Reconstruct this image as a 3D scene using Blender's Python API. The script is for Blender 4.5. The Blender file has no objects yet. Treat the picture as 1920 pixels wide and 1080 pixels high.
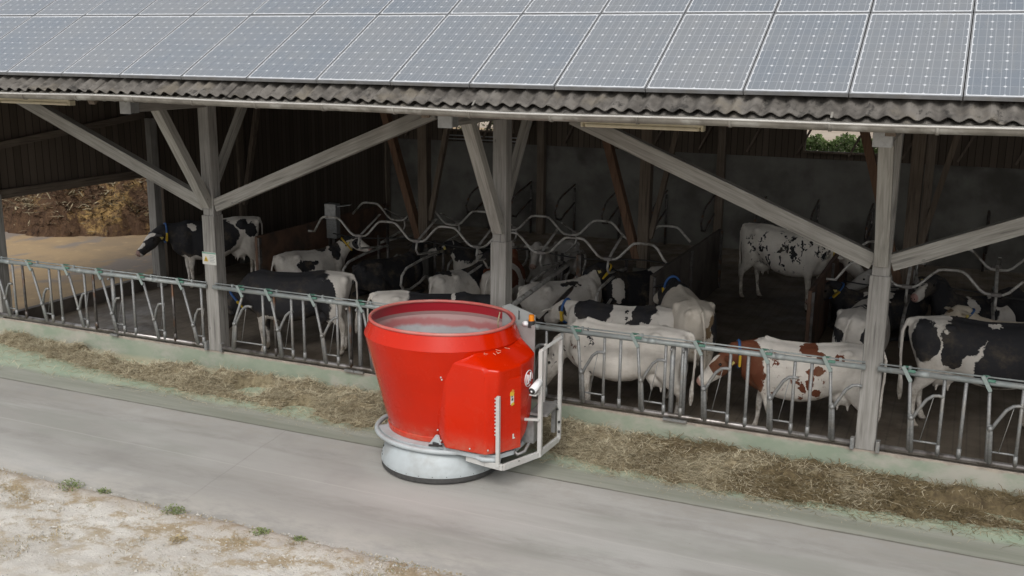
import bpy, math, random
import numpy as np
from mathutils import Vector, Matrix, noise as mnoise
R = math.radians
scene = bpy.context.scene
col = scene.collection
random.seed(7)

# ------------------------------------------------------------------ camera
def make_camera():
    yaw, pitch, roll = R(23.56832), R(13.07518), R(.55373)
    f = Vector((-math.sin(yaw)*math.cos(pitch), math.cos(yaw)*math.cos(pitch), -math.sin(pitch)))
    r0 = Vector((math.cos(yaw), math.sin(yaw), 0)); u0 = r0.cross(f)
    r = r0*math.cos(roll) + u0*math.sin(roll); u = -r0*math.sin(roll) + u0*math.cos(roll)
    cd = bpy.data.cameras.new("camera"); cam = bpy.data.objects.new("camera", cd); col.objects.link(cam)
    m = Matrix.Identity(4)
    for i in range(3):
        m[i][0], m[i][1], m[i][2] = r[i], u[i], -f[i]
    m[0][3], m[1][3], m[2][3] = 10.816, -12.961, 5.224
    cam.matrix_world = m
    cd.sensor_width = 36; cd.lens = 1948.08/1920*36; cd.clip_end = 2000; cd.clip_start = .1
    scene.camera = cam
make_camera()

# ------------------------------------------------------------------ world and sun (overcast)
SUN_EL, SUN_AZ = 48, 165      # azimuth clockwise from +Y
def make_world():
    w = bpy.data.worlds.new("World"); scene.world = w; w.use_nodes = True
    nt = w.node_tree; nt.nodes.clear()
    sky = nt.nodes.new("ShaderNodeTexSky"); sky.sky_type = 'NISHITA'; sky.sun_disc = False
    sky.sun_elevation = R(SUN_EL); sky.sun_rotation = R(SUN_AZ)
    sky.air_density = 1.0; sky.dust_density = 4.0; sky.ozone_density = 1.0
    hs = nt.nodes.new("ShaderNodeHueSaturation"); hs.inputs['Saturation'].default_value = .22
    bg = nt.nodes.new("ShaderNodeBackground"); bg.inputs['Strength'].default_value = .15
    out = nt.nodes.new("ShaderNodeOutputWorld")
    nt.links.new(sky.outputs[0], hs.inputs['Color']); nt.links.new(hs.outputs[0], bg.inputs[0]); nt.links.new(bg.outputs[0], out.inputs[0])
    sd = bpy.data.lights.new("sun", 'SUN'); sd.energy = .85; sd.angle = R(25); sd.color = (1, .965, .92)
    so = bpy.data.objects.new("sun", sd); col.objects.link(so)
    el, az = R(SUN_EL), R(SUN_AZ)
    d = Vector((math.sin(az)*math.cos(el), math.cos(az)*math.cos(el), math.sin(el)))
    so.rotation_euler = d.to_track_quat('Z', 'Y').to_euler()
make_world()
scene.view_settings.view_transform = 'Standard'; scene.view_settings.look = 'None'
scene.view_settings.gamma = 1; scene.view_settings.exposure = 0.22
scene.render.engine = 'CYCLES'
scene.cycles.max_bounces = 8; scene.cycles.diffuse_bounces = 5

# ------------------------------------------------------------------ object helpers
def tag(o, label=None, cat=None, group=None, kind=None):
    if label: o['label'] = label
    if cat: o['category'] = cat
    if group: o['group'] = group
    if kind: o['kind'] = kind
    return o
def empty(name, loc=(0, 0, 0), rz=0, label=None, cat=None, group=None):
    o = bpy.data.objects.new(name, None); col.objects.link(o); o.empty_display_size = .2
    o.location = loc; o.rotation_euler = (0, 0, rz)
    return tag(o, label, cat, group)
def copy_tree(o, parent=None):
    c = o.copy(); col.objects.link(c)
    if parent: c.parent = parent
    for ch in list(o.children): copy_tree(ch, c)
    return c

class MB:
    """collects geometry for one mesh object"""
    def __init__(s): s.v = []; s.f = []; s.mi = []; s.sm = []; s.cur = 0
    def add(s, vs, fs, smooth=False):
        b = len(s.v); s.v += [tuple(x) for x in vs]
        for f in fs: s.f.append(tuple(i+b for i in f)); s.mi.append(s.cur); s.sm.append(smooth)
    def box(s, c, d, rot=None, bev=0):
        x, y, z = d[0]/2, d[1]/2, d[2]/2; vs = []
        if bev <= 0:
            vs = [(-x,-y,-z),(x,-y,-z),(x,y,-z),(-x,y,-z),(-x,-y,z),(x,-y,z),(x,y,z),(-x,y,z)]
            fs = [(3,2,1,0),(4,5,6,7),(0,1,5,4),(1,2,6,5),(2,3,7,6),(3,0,4,7)]
        else:
            b = min(bev, x*.9, y*.9, z*.9)
            def ringv(zz, i): return [(-x+i,-y,zz),(x-i,-y,zz),(x,-y+i,zz),(x,y-i,zz),(x-i,y,zz),(-x+i,y,zz),(-x,y-i,zz),(-x,-y+i,zz)]
            def ring2(zz): 
                q = b
                return [(-x+q,-y+q*.4,zz),(x-q,-y+q*.4,zz),(x-q*.4,-y+q,zz),(x-q*.4,y-q,zz),(x-q,y-q*.4,zz),(-x+q,y-q*.4,zz),(-x+q*.4,y-q,zz),(-x+q*.4,-y+q,zz)]
            vs = ring2(-z)+ringv(-z+b*.6, b)+ringv(z-b*.6, b)+ring2(z)
            fs = [tuple(range(7,-1,-1)), tuple(range(24,32))]
            for k in range(3):
                for i in range(8):
                    j = (i+1) % 8; fs.append((k*8+i, k*8+j, k*8+8+j, k*8+8+i))
        M = rot if rot is not None else Matrix.Identity(3)
        c = Vector(c); s.add([M @ Vector(v) + c for v in vs], fs)
        return s
    def bar(s, a, b, w, h, up=(0, 0, 1), bev=0):
        a, b = Vector(a), Vector(b); t = (b-a); L = t.length; t.normalize()
        u = Vector(up); sd = u.cross(t)
        if sd.length < 1e-4: sd = Vector((1, 0, 0))
        sd.normalize(); u = t.cross(sd)
        M = Matrix((t, sd, u)).transposed()
        return s.box((a+b)/2, (L, w, h), M, bev)
    def tube(s, pts, r, n=8, closed=False, cap=True):
        pts = [Vector(p) for p in pts]; m = len(pts)
        rs = r if isinstance(r, (list, tuple)) else [r]*m
        T = []
        for i in range(m):
            if closed: t = pts[(i+1) % m]-pts[i-1]
            else: t = pts[min(i+1, m-1)]-pts[max(i-1, 0)]
            T.append(t.normalized())
        ref = Vector((0, 0, 1)) if abs(T[0].z) < .9 else Vector((1, 0, 0))
        nrm = (ref - T[0]*ref.dot(T[0])).normalized(); vs = []
        for i in range(m):
            nrm = (nrm - T[i]*nrm.dot(T[i])).normalized(); bi = T[i].cross(nrm)
            for k in range(n):
                a = 2*math.pi*k/n
                vs.append(pts[i] + (nrm*math.cos(a)+bi*math.sin(a))*rs[i])
        fs = []
        for i in range(m if closed else m-1):
            j = (i+1) % m
            for k in range(n):
                l = (k+1) % n; fs.append((i*n+k, i*n+l, j*n+l, j*n+k))
        if cap and not closed:
            fs.append(tuple(range(n-1, -1, -1))); fs.append(tuple((m-1)*n+k for k in range(n)))
        s.add(vs, fs, True); return s
    def lathe(s, prof, c=(0, 0), n=64, ab=(1, 1), a0=0, a1=2*math.pi, offs=None):
        """prof: (r, z); elliptical scaling ab; offs: list of (dx,dy) per profile point"""
        full = abs(a1-a0-2*math.pi) < 1e-6; cols = n if full else n+1; vs = []
        for i, (r, z) in enumerate(prof):
            ox, oy = offs[i] if offs else (0, 0)
            for k in range(cols):
                a = a0+(a1-a0)*k/n
                vs.append((c[0]+ox+r*ab[0]*math.cos(a), c[1]+oy+r*ab[1]*math.sin(a), z))
        fs = []
        for i in range(len(prof)-1):
            for k in range(n):
                l = (k+1) % cols; fs.append((i*cols+k, i*cols+l, (i+1)*cols+l, (i+1)*cols+k))
        s.add(vs, fs, True); return s
    def prism(s, poly, z0, z1, top=None):
        n = len(poly); tp = top or [(x, y, z1) for x, y in poly]
        vs = [(x, y, z0) for x, y in poly] + list(tp)
        s.add(vs, [tuple(range(n-1, -1, -1)), tuple(range(n, 2*n))] + [(i, (i+1) % n, n+(i+1) % n, n+i) for i in range(n)])
        return s
    def sphere(s, c, r, n=10, sc=(1, 1, 1)):
        vs = []; fs = []; m = n//2+1
        for i in range(1, m):
            th = math.pi*i/m
            for k in range(n):
                a = 2*math.pi*k/n
                vs.append((c[0]+r*sc[0]*math.sin(th)*math.cos(a), c[1]+r*sc[1]*math.sin(th)*math.sin(a), c[2]+r*sc[2]*math.cos(th)))
        t = len(vs); vs += [(c[0], c[1], c[2]+r*sc[2]), (c[0], c[1], c[2]-r*sc[2])]
        for i in range(m-2):
            for k in range(n):
                l = (k+1) % n; fs.append((i*n+k, (i+1)*n+k, (i+1)*n+l, i*n+l))
        for k in range(n):
            l = (k+1) % n; fs.append((t, k, l)); fs.append((t+1, (m-2)*n+l, (m-2)*n+k))
        s.add(vs, fs, True); return s
    def build(s, name, mats, parent=None, auto=False):
        me = bpy.data.meshes.new(name); me.from_pydata(s.v, [], s.f)
        if not isinstance(mats, (list, tuple)): mats = [mats]
        for m in mats: me.materials.append(m)
        if len(mats) > 1: me.polygons.foreach_set('material_index', s.mi)
        me.polygons.foreach_set('use_smooth', s.sm)
        if auto:
            me.polygons.foreach_set('use_smooth', [True]*len(s.f))
            me.set_sharp_from_angle(angle=R(auto if auto is not True else 35))
        me.update()
        o = bpy.data.objects.new(name, me); col.objects.link(o)
        if parent: o.parent = parent
        return o

def grid_mesh(name, x0, x1, y0, y1, nx, ny, fz, mats, parent=None, smooth=True):
    xs = np.linspace(x0, x1, nx); ys = np.linspace(y0, y1, ny)
    vs = [(x, y, fz(x, y)) for y in ys for x in xs]
    fs = [(j*nx+i, j*nx+i+1, (j+1)*nx+i+1, (j+1)*nx+i) for j in range(ny-1) for i in range(nx-1)]
    mb = MB(); mb.add(vs, fs, smooth); return mb.build(name, mats, parent)

# ------------------------------------------------------------------ material helpers
class G:
    def __init__(s, name, rough=.7, metal=0, spec=.5):
        s.m = bpy.data.materials.new(name); s.m.use_nodes = True; s.nt = s.m.node_tree
        s.b = s.nt.nodes['Principled BSDF']
        s.b.inputs['Roughness'].default_value = rough; s.b.inputs['Metallic'].default_value = metal
        s.b.inputs['Specular IOR Level'].default_value = spec
        s.tc = s.nt.nodes.new('ShaderNodeTexCoord'); s.obj = s.tc.outputs['Object']
    def _set(s, sock, v):
        if isinstance(v, bpy.types.NodeSocket): s.nt.links.new(v, sock)
        elif v is not None:
            if hasattr(sock.default_value, '__len__') and not hasattr(v, '__len__'): v = (v,)*len(sock.default_value)
            if hasattr(v, '__len__') and len(v) == 3 and len(sock.default_value) == 4: v = (*v, 1)
            sock.default_value = v
    def math(s, op, a, b=None, c=None, clamp=False):
        n = s.nt.nodes.new('ShaderNodeMath'); n.operation = op; n.use_clamp = clamp
        for i, v in enumerate((a, b, c)):
            if v is not None: s._set(n.inputs[i], v)
        return n.outputs[0]
    def vmath(s, op, a, b=None, out=0):
        n = s.nt.nodes.new('ShaderNodeVectorMath'); n.operation = op; s._set(n.inputs[0], a)
        if b is not None:
            if op == 'SCALE': s._set(n.inputs[3], b)
            else: s._set(n.inputs[1], b)
        return n.outputs[out]
    def length(s, a): return s.vmath('LENGTH', a, None, 1)
    def mapping(s, scale=(1, 1, 1), loc=(0, 0, 0), rot=(0, 0, 0), vec=None):
        n = s.nt.nodes.new('ShaderNodeMapping'); s._set(n.inputs['Vector'], vec or s.obj)
        n.inputs['Scale'].default_value = scale; n.inputs['Location'].default_value = loc; n.inputs['Rotation'].default_value = rot
        return n.outputs[0]
    def noise(s, scale=5, detail=4, rough=.55, vec=None, color=False, dist=0):
        n = s.nt.nodes.new('ShaderNodeTexNoise'); s._set(n.inputs['Vector'], vec or s.obj)
        n.inputs['Scale'].default_value = scale; n.inputs['Detail'].default_value = detail; n.inputs['Roughness'].default_value = rough
        n.inputs['Distortion'].default_value = dist
        return n.outputs['Color' if color else 0]
    def voronoi(s, scale=5, vec=None, feat='F1', out='Distance', rnd=1):
        n = s.nt.nodes.new('ShaderNodeTexVoronoi'); n.feature = feat; s._set(n.inputs['Vector'], vec or s.obj)
        n.inputs['Scale'].default_value = scale; n.inputs['Randomness'].default_value = rnd
        return n.outputs[out]
    def step(s, v, lo, hi, a=0., b=1.):
        n = s.nt.nodes.new('ShaderNodeMapRange'); n.interpolation_type = 'SMOOTHSTEP'; s._set(n.inputs[0], v)
        n.inputs[1].default_value = lo; n.inputs[2].default_value = hi; n.inputs[3].default_value = a; n.inputs[4].default_value = b
        return n.outputs[0]
    def mix(s, f, a, b, mode='MIX'):
        n = s.nt.nodes.new('ShaderNodeMix'); n.data_type = 'RGBA'; n.blend_type = mode
        s._set(n.inputs[0], f); s._set(n.inputs[6], a); s._set(n.inputs[7], b); return n.outputs[2]
    def sep(s, v=None):
        n = s.nt.nodes.new('ShaderNodeSeparateXYZ'); s._set(n.inputs[0], v or s.obj); return n.outputs
    def color(s, c): s._set(s.b.inputs['Base Color'], c); return s
    def rough(s, c): s._set(s.b.inputs['Roughness'], c); return s
    def bump(s, h, strength=.3, dist=.01):
        n = s.nt.nodes.new('ShaderNodeBump'); s._set(n.inputs['Height'], h)
        n.inputs['Strength'].default_value = strength; n.inputs['Distance'].default_value = dist
        s.nt.links.new(n.outputs[0], s.b.inputs['Normal']); return s

def simple(name, c1, c2=None, scale=8, rough=.7, metal=0, bump=.2, stretch=(1, 1, 1), c3=None, s3=1.2, spec=.5):
    g = G(name, rough, metal, spec); c2 = c2 or tuple(x*.75 for x in c1)
    v = g.mapping(scale=stretch)
    f = g.step(g.noise(scale, 5, .6, v), .3, .7)
    c = g.mix(f, c1, c2)
    if c3: c = g.mix(g.step(g.noise(s3, 4, .6), .48, .68), c, c3)
    g.color(c)
    if bump: g.bump(g.noise(scale*4, 3, .6, v), bump, .004)
    return g.m

def wood(name, c1, c2, axis='z', knots=True):
    g = G(name, .8, spec=.25)
    st = {'x': (.6, 14, 14), 'y': (14, .6, 14), 'z': (14, 14, .6)}[axis]
    v = g.mapping(scale=st)
    f = g.noise(2.2, 6, .65, v, dist=.6)
    c = g.mix(g.step(f, .35, .68), c1, c2)
    dark = tuple(x*.4 for x in c1)
    crack = g.step(g.noise(1.1, 3, .5, g.mapping(scale=tuple(x*2 for x in st)), dist=.3), .62, .68)
    c = g.mix(g.math('MULTIPLY', crack, .75), c, dark)
    if knots:
        k = g.voronoi(2.0, g.mapping(scale={'x': (1, 2.2, 2.2), 'y': (2.2, 1, 2.2), 'z': (2.2, 2.2, 1)}[axis]))
        c = g.mix(g.step(k, .035, .06, .8, 0), c, dark)
    c = g.mix(g.step(g.noise(.9, 3, .6), .45, .7, 0, .45), c, tuple(x*.6 for x in c2))
    g.color(c); g.bump(f, .35, .004); return g.m

M = {}
def make_mats():
    # weathered timber
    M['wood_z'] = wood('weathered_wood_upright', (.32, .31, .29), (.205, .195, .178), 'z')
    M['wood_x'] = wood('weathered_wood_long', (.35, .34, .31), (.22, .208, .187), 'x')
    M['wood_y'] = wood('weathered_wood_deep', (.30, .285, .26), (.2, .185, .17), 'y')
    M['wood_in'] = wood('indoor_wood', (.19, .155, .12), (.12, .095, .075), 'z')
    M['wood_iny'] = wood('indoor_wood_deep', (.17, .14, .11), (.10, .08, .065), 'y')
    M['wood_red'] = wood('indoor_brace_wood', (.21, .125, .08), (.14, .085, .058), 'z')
    # board walls
    for nm, ax in (('boards_x', 0), ('boards_y', 1)):
        g = G(nm, .85, spec=.2); p = g.sep()[ax]
        u = g.math('MULTIPLY', p, 6.2); fr = g.math('FRACT', u); gap = g.math('MINIMUM', fr, g.math('SUBTRACT', 1., fr))
        cell = g.nt.nodes.new('ShaderNodeTexWhiteNoise'); cell.noise_dimensions = '1D'; g._set(cell.inputs['W'], g.math('FLOOR', u))
        n = g.noise(3, 5, .65, g.mapping(scale=(8, 8, .5)))
        c = g.mix(g.math('MULTIPLY', g.math('ADD', n, cell.outputs[0]), .5), (.062, .049, .037), (.135, .11, .088))
        c = g.mix(g.step(gap, .02, .05, 1, 0), c, (.01, .008, .006)); g.color(c)
        g.bump(g.step(gap, .0, .06), .5, .01); M[nm] = g.m
    M['concrete_wall'] = simple('concrete_wall', (.17, .168, .152), (.115, .112, .10), 1.3, .9, bump=.3, c3=(.08, .076, .068), s3=.7)
    M['galv'] = simple('galvanised_steel', (.29, .295, .29), (.20, .205, .205), 30, .5, .35, bump=.05, c3=(.25, .24, .22), s3=5)
    M['galv_rail'] = simple('worn_rail_paint', (.35, .38, .375), (.25, .275, .27), 9, .5, .25, bump=.08, c3=(.30, .31, .30), s3=6)
    M['galv_dark'] = simple('dull_steel', (.16, .15, .145), (.07, .065, .06), 12, .5, .6, bump=.05, c3=(.13, .07, .04), s3=5)
    M['galv_warm'] = simple('polished_floor_rail', (.42, .40, .39), (.27, .25, .24), 6, .34, .7, bump=.04, c3=(.12, .105, .09), s3=4)
    M['tube_in'] = simple('stall_tube_steel', (.58, .565, .53), (.42, .405, .38), 12, .5, .2, bump=.05, c3=(.2, .18, .15), s3=5)
    M['clip'] = simple('green_clip', (.07, .19, .14), (.11, .23, .18), 10, .5, bump=.1)
    M['clip_bar'] = simple('worn_green_lever', (.26, .32, .30), (.31, .36, .345), 20, .5, .2, bump=.1)
    M['cap'] = simple('beam_cap_metal', (.40, .41, .41), (.30, .31, .31), 12, .4, .5, bump=.05)
    M['gutter'] = simple('stained_zinc_gutter', (.25, .235, .205), (.16, .148, .128), 5, .55, .3, bump=.1, stretch=(1, 1, .4), c3=(.38, .37, .34), s3=3)
    M['gutter_rim'] = simple('pale_gutter_rim', (.50, .49, .46), (.40, .385, .355), 4, .5, .2, bump=.05)
    M['cream'] = simple('cream_lamp_plastic', (.66, .60, .44), (.58, .52, .37), 8, .45, bump=.03)
    M['rubber'] = simple('black_rubber', (.035, .035, .034), (.06, .058, .055), 20, .75)
    M['board_brown'] = simple('brown_partition_board', (.17, .095, .06), (.10, .06, .042), 2.5, .75, bump=.15, c3=(.06, .045, .035), s3=1.6)
    M['board_grey'] = simple('dark_partition_board', (.12, .10, .085), (.08, .068, .058), 2.5, .75, bump=.15, c3=(.05, .04, .033), s3=1.6)
    # fibre cement
    g = G('fibre_cement', .92, spec=.2)
    c = g.mix(g.step(g.noise(3.5, 6, .65), .35, .65), (.085, .078, .07), (.17, .158, .142))
    c = g.mix(g.step(g.noise(9, 5, .7, g.mapping(scale=(1, .35, 1))), .52, .66), c, (.05, .047, .043))
    c = g.mix(g.step(g.noise(2.1, 4, .6), .56, .7, 0, .5), c, (.20, .175, .135))
    g.color(c); g.bump(g.noise(40, 4, .7), .5, .004); M['fibre'] = g.m
    # concrete yard road
    g = G('yard_concrete', .82, spec=.3)
    n1 = g.noise(.35, 5, .6, g.mapping(scale=(.55, 1.3, 1), rot=(0, 0, .1)))
    c = g.mix(g.step(n1, .32, .68), (.31, .30, .277), (.42, .412, .39))
    st = g.noise(1.2, 6, .62, g.mapping(scale=(.12, 2.6, 1)))
    c = g.mix(g.step(st, .46, .68, 0, .4), c, (.28, .275, .245))
    st2 = g.noise(.9, 7, .65, g.mapping(scale=(.2, 1.5, 1), loc=(7, 3, 0), rot=(0, 0, .25)))
    c = g.mix(g.step(st2, .52, .70, 0, .55), c, (.49, .485, .465))
    c = g.mix(g.step(g.noise(.55, 6, .65, g.mapping(scale=(.5, 1.4, 1), loc=(1, 2, 6))), .54, .68, 0, .5), c, (.27, .28, .245))
    c = g.mix(g.step(g.noise(5, 7, .75, g.mapping(scale=(.3, 1.2, 1))), .58, .74, 0, .4), c, (.24, .23, .205))
    c = g.mix(g.step(g.noise(.8, 4, .6, g.mapping(scale=(1, 1, 1), loc=(3, 9, 0))), .56, .7, 0, .4), c, (.27, .26, .25))
    c = g.mix(g.step(g.noise(90, 3, .7), .35, .75, 0, .35), c, (.30, .29, .27))
    y = g.sep()[1]; x = g.sep()[0]
    tw = g.math('MULTIPLY', g.math('SUBTRACT', g.noise(.35, 2, .5), .5), .35)
    for yy in (-2.25, -3.45):
        tr = g.math('MULTIPLY', g.step(g.math('ABSOLUTE', g.math('ADD', g.math('SUBTRACT', y, yy), tw)), .10, .20, 1, 0), g.step(g.noise(3.5, 5, .7, g.mapping(scale=(.4, 1, 1))), .40, .66, .05, .5))
        c = g.mix(tr, c, (.25, .24, .22))
    sp = g.math('MULTIPLY', g.step(g.voronoi(9), .04, .075, 1, 0), g.step(g.noise(1.7, 3, .6), .52, .6))
    c = g.mix(g.math('MULTIPLY', sp, .6), c, (.20, .185, .15))
    sp = g.math('MULTIPLY', g.step(g.voronoi(14, g.mapping(loc=(3, 3, 3))), .03, .06, 1, 0), g.step(g.noise(2.3, 3, .6, g.mapping(loc=(9, 3, 3))), .55, .62))
    c = g.mix(g.math('MULTIPLY', sp, .7), c, (.60, .58, .54))
    wob = g.math('MULTIPLY', g.math('SUBTRACT', g.noise(2.5, 3, .6), .5), .05)
    for yy, wd, am, cc in ((-3.02, .012, .22, (.52, .50, .47)), (-3.7, .02, .10, (.25, .24, .23))):
        ln = g.step(g.math('ABSOLUTE', g.math('ADD', g.math('SUBTRACT', y, yy), wob)), wd*.4, wd*1.6, am, 0)
        c = g.mix(ln, c, cc)
    for xx in (2.3,):
        ln = g.step(g.math('ABSOLUTE', g.math('ADD', g.math('ADD', g.math('SUBTRACT', x, xx), wob), g.math('MULTIPLY', y, .12))), .004, .018, .3, 0)
        c = g.mix(ln, c, (.22, .21, .2))
    # fine gravelly dust next to the green strip
    dd = g.math('MULTIPLY', g.step(y, -3.6, -4.35, 0, 1), g.step(g.noise(2.2, 7, .75, g.mapping(scale=(.5, 1, 1))), .36, .62))
    c = g.mix(g.math('MULTIPLY', dd, .7), c, (.50, .475, .43))
    d = g.math('MULTIPLY', g.step(y, -2.5, -1.8, 0, 1), g.step(g.noise(3, 6, .8), .4, .65))
    c = g.mix(g.math('MULTIPLY', d, .55), c, (.33, .31, .275))
    g.color(c); g.rough(g.step(n1, .3, .7, .9, .75)); g.bump(g.noise(60, 4, .7), .25, .004); M['concrete'] = g.m
    # green feed floor
    g = G('green_feed_floor', .7, spec=.35)
    y = g.sep()[1]
    n = g.noise(1.4, 6, .65, g.mapping(scale=(.16, 2.2, 1)))
    gr = g.mix(g.step(g.noise(2.2, 5, .6), .35, .65), (.33, .42, .31), (.40, .46, .35))
    gy = g.mix(g.step(n, .35, .65), (.24, .25, .205), (.33, .335, .29))
    w = g.math('ADD', y, g.math('MULTIPLY', g.math('SUBTRACT', g.noise(1.1, 4, .6, g.mapping(scale=(.5, 1, 1))), .5), .6))
    c = g.mix(g.step(w, -1.38, -1.08), gy, gr)
    c = g.mix(g.step(g.noise(2.6, 5, .7, g.mapping(scale=(.12, 1.6, 1), loc=(5, 1, 0))), .55, .72, 0, .45), c, (.18, .19, .17))
    c = g.mix(g.step(g.noise(1.7, 5, .7, g.mapping(scale=(.1, 2.5, 1), loc=(1, 7, 0))), .58, .72, 0, .55), c, (.42, .41, .34))
    c = g.mix(g.step(g.noise(9, 6, .75), .56, .75, 0, .5), c, (.36, .33, .22))
    e = g.math('ADD', y, g.math('MULTIPLY', g.math('SUBTRACT', g.noise(5, 4, .7), .5), .06))
    c = g.mix(g.step(e, -1.74, -1.70, .75, 0), c, (.13, .12, .10))
    g.color(c); g.bump(g.noise(50, 4, .7), .2, .003); M['green_floor'] = g.m
    # kerb
    g = G('kerb_paint', .75, spec=.3); z = g.sep()[2]
    c = g.mix(g.step(g.noise(1.8, 6, .65, g.mapping(scale=(1, 1, 1.6))), .3, .7), (.235, .285, .215), (.295, .325, .255))
    c = g.mix(g.step(g.noise(1.1, 5, .7, g.mapping(scale=(.8, 1, 1.3), loc=(2, 0, 4))), .44, .64, 0, .8), c, (.40, .375, .33))
    zz = g.math('ADD', z, g.math('MULTIPLY', g.math('SUBTRACT', g.noise(6, 4, .6), .5), .08))
    c = g.mix(g.step(zz, .05, .13, .7, 0), c, (.42, .38, .28))
    c = g.mix(g.step(zz, .35, .385), c, g.mix(g.step(g.noise(5, 5, .7), .35, .65), (.40, .35, .29), (.27, .235, .2)))
    g.color(c); g.bump(g.noise(30, 5, .7), .25, .005); M['kerb'] = g.m
    # gravel ground
    g = G('gravel_ground', .95, spec=.15)
    c = g.mix(g.step(g.noise(1.3, 6, .65), .35, .65), (.53, .50, .45), (.66, .635, .58))
    y = g.sep()[1]
    far = g.step(y, -4.2, -7.0, 1, .12)
    n = g.noise(2.6, 8, .72, g.mapping(scale=(.8, 1, 1)))
    c = g.mix(g.math('MULTIPLY', g.step(n, .47, .60), far), c, (.36, .28, .17))
    c = g.mix(g.math('MULTIPLY', g.step(g.noise(4.3, 7, .7), .56, .68), far), c, (.31, .235, .14))
    c = g.mix(g.step(g.noise(26, 5, .75), .58, .7, 0, .5), c, (.30, .25, .19))
    c = g.mix(g.step(y, -4.75, -4.3, 0, .7), c, (.36, .30, .24))
    g.color(c); g.bump(g.noise(35, 6, .75), .8, .02); M['gravel'] = g.m
    # field
    g = G('bare_field', .95, spec=.1)
    c = g.mix(g.step(g.noise(.25, 6, .6), .35, .65), (.33, .27, .21), (.42, .36, .29)); g.color(c); M['field'] = g.m
    # barn floor
    g = G('wet_slurry_floor', .5, spec=.5)
    c = g.mix(g.step(g.noise(1.3, 6, .6), .35, .65), (.11, .088, .066), (.19, .16, .125))
    xx = g.math('FRACT', g.math('MULTIPLY', g.sep()[0], 6)); c = g.mix(g.step(xx, .08, .16, .3, 0), c, (.03, .025, .02))
    g.color(c); g.rough(g.step(g.noise(2, 4, .6), .3, .7, .35, .75)); g.bump(g.noise(14, 4, .7), .4, .01); M['floor_in'] = g.m
    M['bedding'] = simple('stall_bedding', (.20, .155, .11), (.13, .10, .07), 4, .9, bump=.6, c3=(.17, .14, .10), s3=2)
    # yard outside left
    g = G('dirty_yard', .85, spec=.25)
    c = g.mix(g.step(g.noise(.7, 6, .6), .38, .62), (.36, .26, .15), (.28, .21, .135))
    c = g.mix(g.step(g.noise(.55, 5, .6, g.mapping(scale=(1, .6, 1), loc=(4, 2, 0))), .53, .6, 0, .9), c, (.22, .19, .165))
    c = g.mix(g.step(g.noise(3, 6, .7), .55, .7, 0, .6), c, (.48, .35, .2))
    g.color(c); g.bump(g.noise(9, 6, .7), .4, .02); M['yard'] = g.m
    g = G('manure_straw', .95, spec=.1)
    c = g.mix(g.step(g.noise(.55, 6, .7), .50, .58), (.085, .052, .034), (.36, .24, .10))
    c = g.mix(g.step(g.noise(5, 6, .8), .44, .60, 0, .9), c, (.13, .08, .048))
    c = g.mix(g.step(g.noise(7, 6, .8, g.mapping(loc=(4, 4, 4))), .54, .62, 0, .9), c, (.035, .024, .018)); g.color(c)
    g.bump(g.noise(16, 6, .75), 1, .06); M['manure'] = g.m
    M['hay_base'] = simple('hay_heap', (.29, .245, .155), (.17, .14, .085), 14, .95, bump=1, c3=(.14, .11, .065), s3=9)
    M['silage_base'] = simple('silage_heap', (.15, .115, .06), (.095, .07, .037), 14, .95, bump=1, c3=(.075, .055, .03), s3=9)
    M['straw1'] = simple('pale_straw', (.60, .54, .39), (.46, .405, .28), 3, .8, bump=0)
    M['straw2'] = simple('brown_straw', (.33, .28, .18), (.25, .205, .125), 3, .8, bump=0)
    M['straw3'] = simple('silage_strand', (.20, .155, .08), (.14, .105, .05), 3, .8, bump=0)
    M['dry'] = simple('dry_grass', (.42, .34, .19), (.32, .25, .14), 3, .9, bump=0)
    M['leaf'] = simple('weed_leaf', (.20, .25, .09), (.14, .18, .06), 6, .7, bump=0)
    M['leaf2'] = simple('hedge_leaf', (.15, .22, .055), (.09, .14, .035), 3, .7, bump=0)
    M['stone'] = simple('pebble', (.52, .50, .46), (.38, .36, .32), 6, .9)
    # robot
    g = G('red_machine_paint', .28, spec=.12)
    g.b.inputs['Coat Weight'].default_value = .32; g.b.inputs['Coat Roughness'].default_value = .12; g.b.inputs['Coat IOR'].default_value = 1.6
    n = g.noise(1.7, 5, .6)
    c = g.mix(g.step(n, .4, .65), (.52, .015, .0002), (.49, .014, .0002))
    c = g.mix(g.step(g.noise(24, 5, .75), .66, .78, 0, .16), c, (.4, .2, .12))
    dz_ = g.math('MULTIPLY', g.step(g.sep()[2], .75, .48), g.step(g.noise(7, 6, .7), .3, .7, .1, .55))
    c = g.mix(dz_, c, (.40, .14, .09))
    c = g.mix(g.step(g.noise(5, 6, .7, g.mapping(scale=(3, 3, .35))), .60, .74, 0, .22), c, (.42, .10, .06))
    g.color(c); g.rough(g.step(g.noise(3, 5, .6), .35, .7, .2, .32))
    M['red'] = g.m
    g = G('dusty_red_paint', .45, spec=.5)
    c = g.mix(g.step(g.noise(2.5, 6, .65), .3, .7), (.52, .10, .085), (.46, .19, .16)); z = g.sep()[2]
    g.color(c); M['red_dusty'] = g.m
    g = G('tub_inside', .45, spec=.5)
    z = g.sep()[2]; zn = g.math('ADD', z, g.math('MULTIPLY', g.math('SUBTRACT', g.noise(1.6, 4, .6), .5), .28))
    c = g.mix(g.step(g.noise(3, 6, .7), .3, .7), (.30, .31, .32), (.38, .39, .40))
    c = g.mix(g.step(zn, 1.50, 1.56), c, (.34, .12, .12))
    c = g.mix(g.step(zn, 1.60, 1.66), c, (.38, .24, .23))
    c = g.mix(g.step(z, 1.735, 1.745), c, (.40, .018, .03))
    g.color(c); M['tub_in'] = g.m
    M['white_paint'] = simple('white_machine_paint', (.41, .45, .462), (.375, .41, .42), 5, .5, bump=.02, c3=(.33, .35, .35), s3=3)
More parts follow.
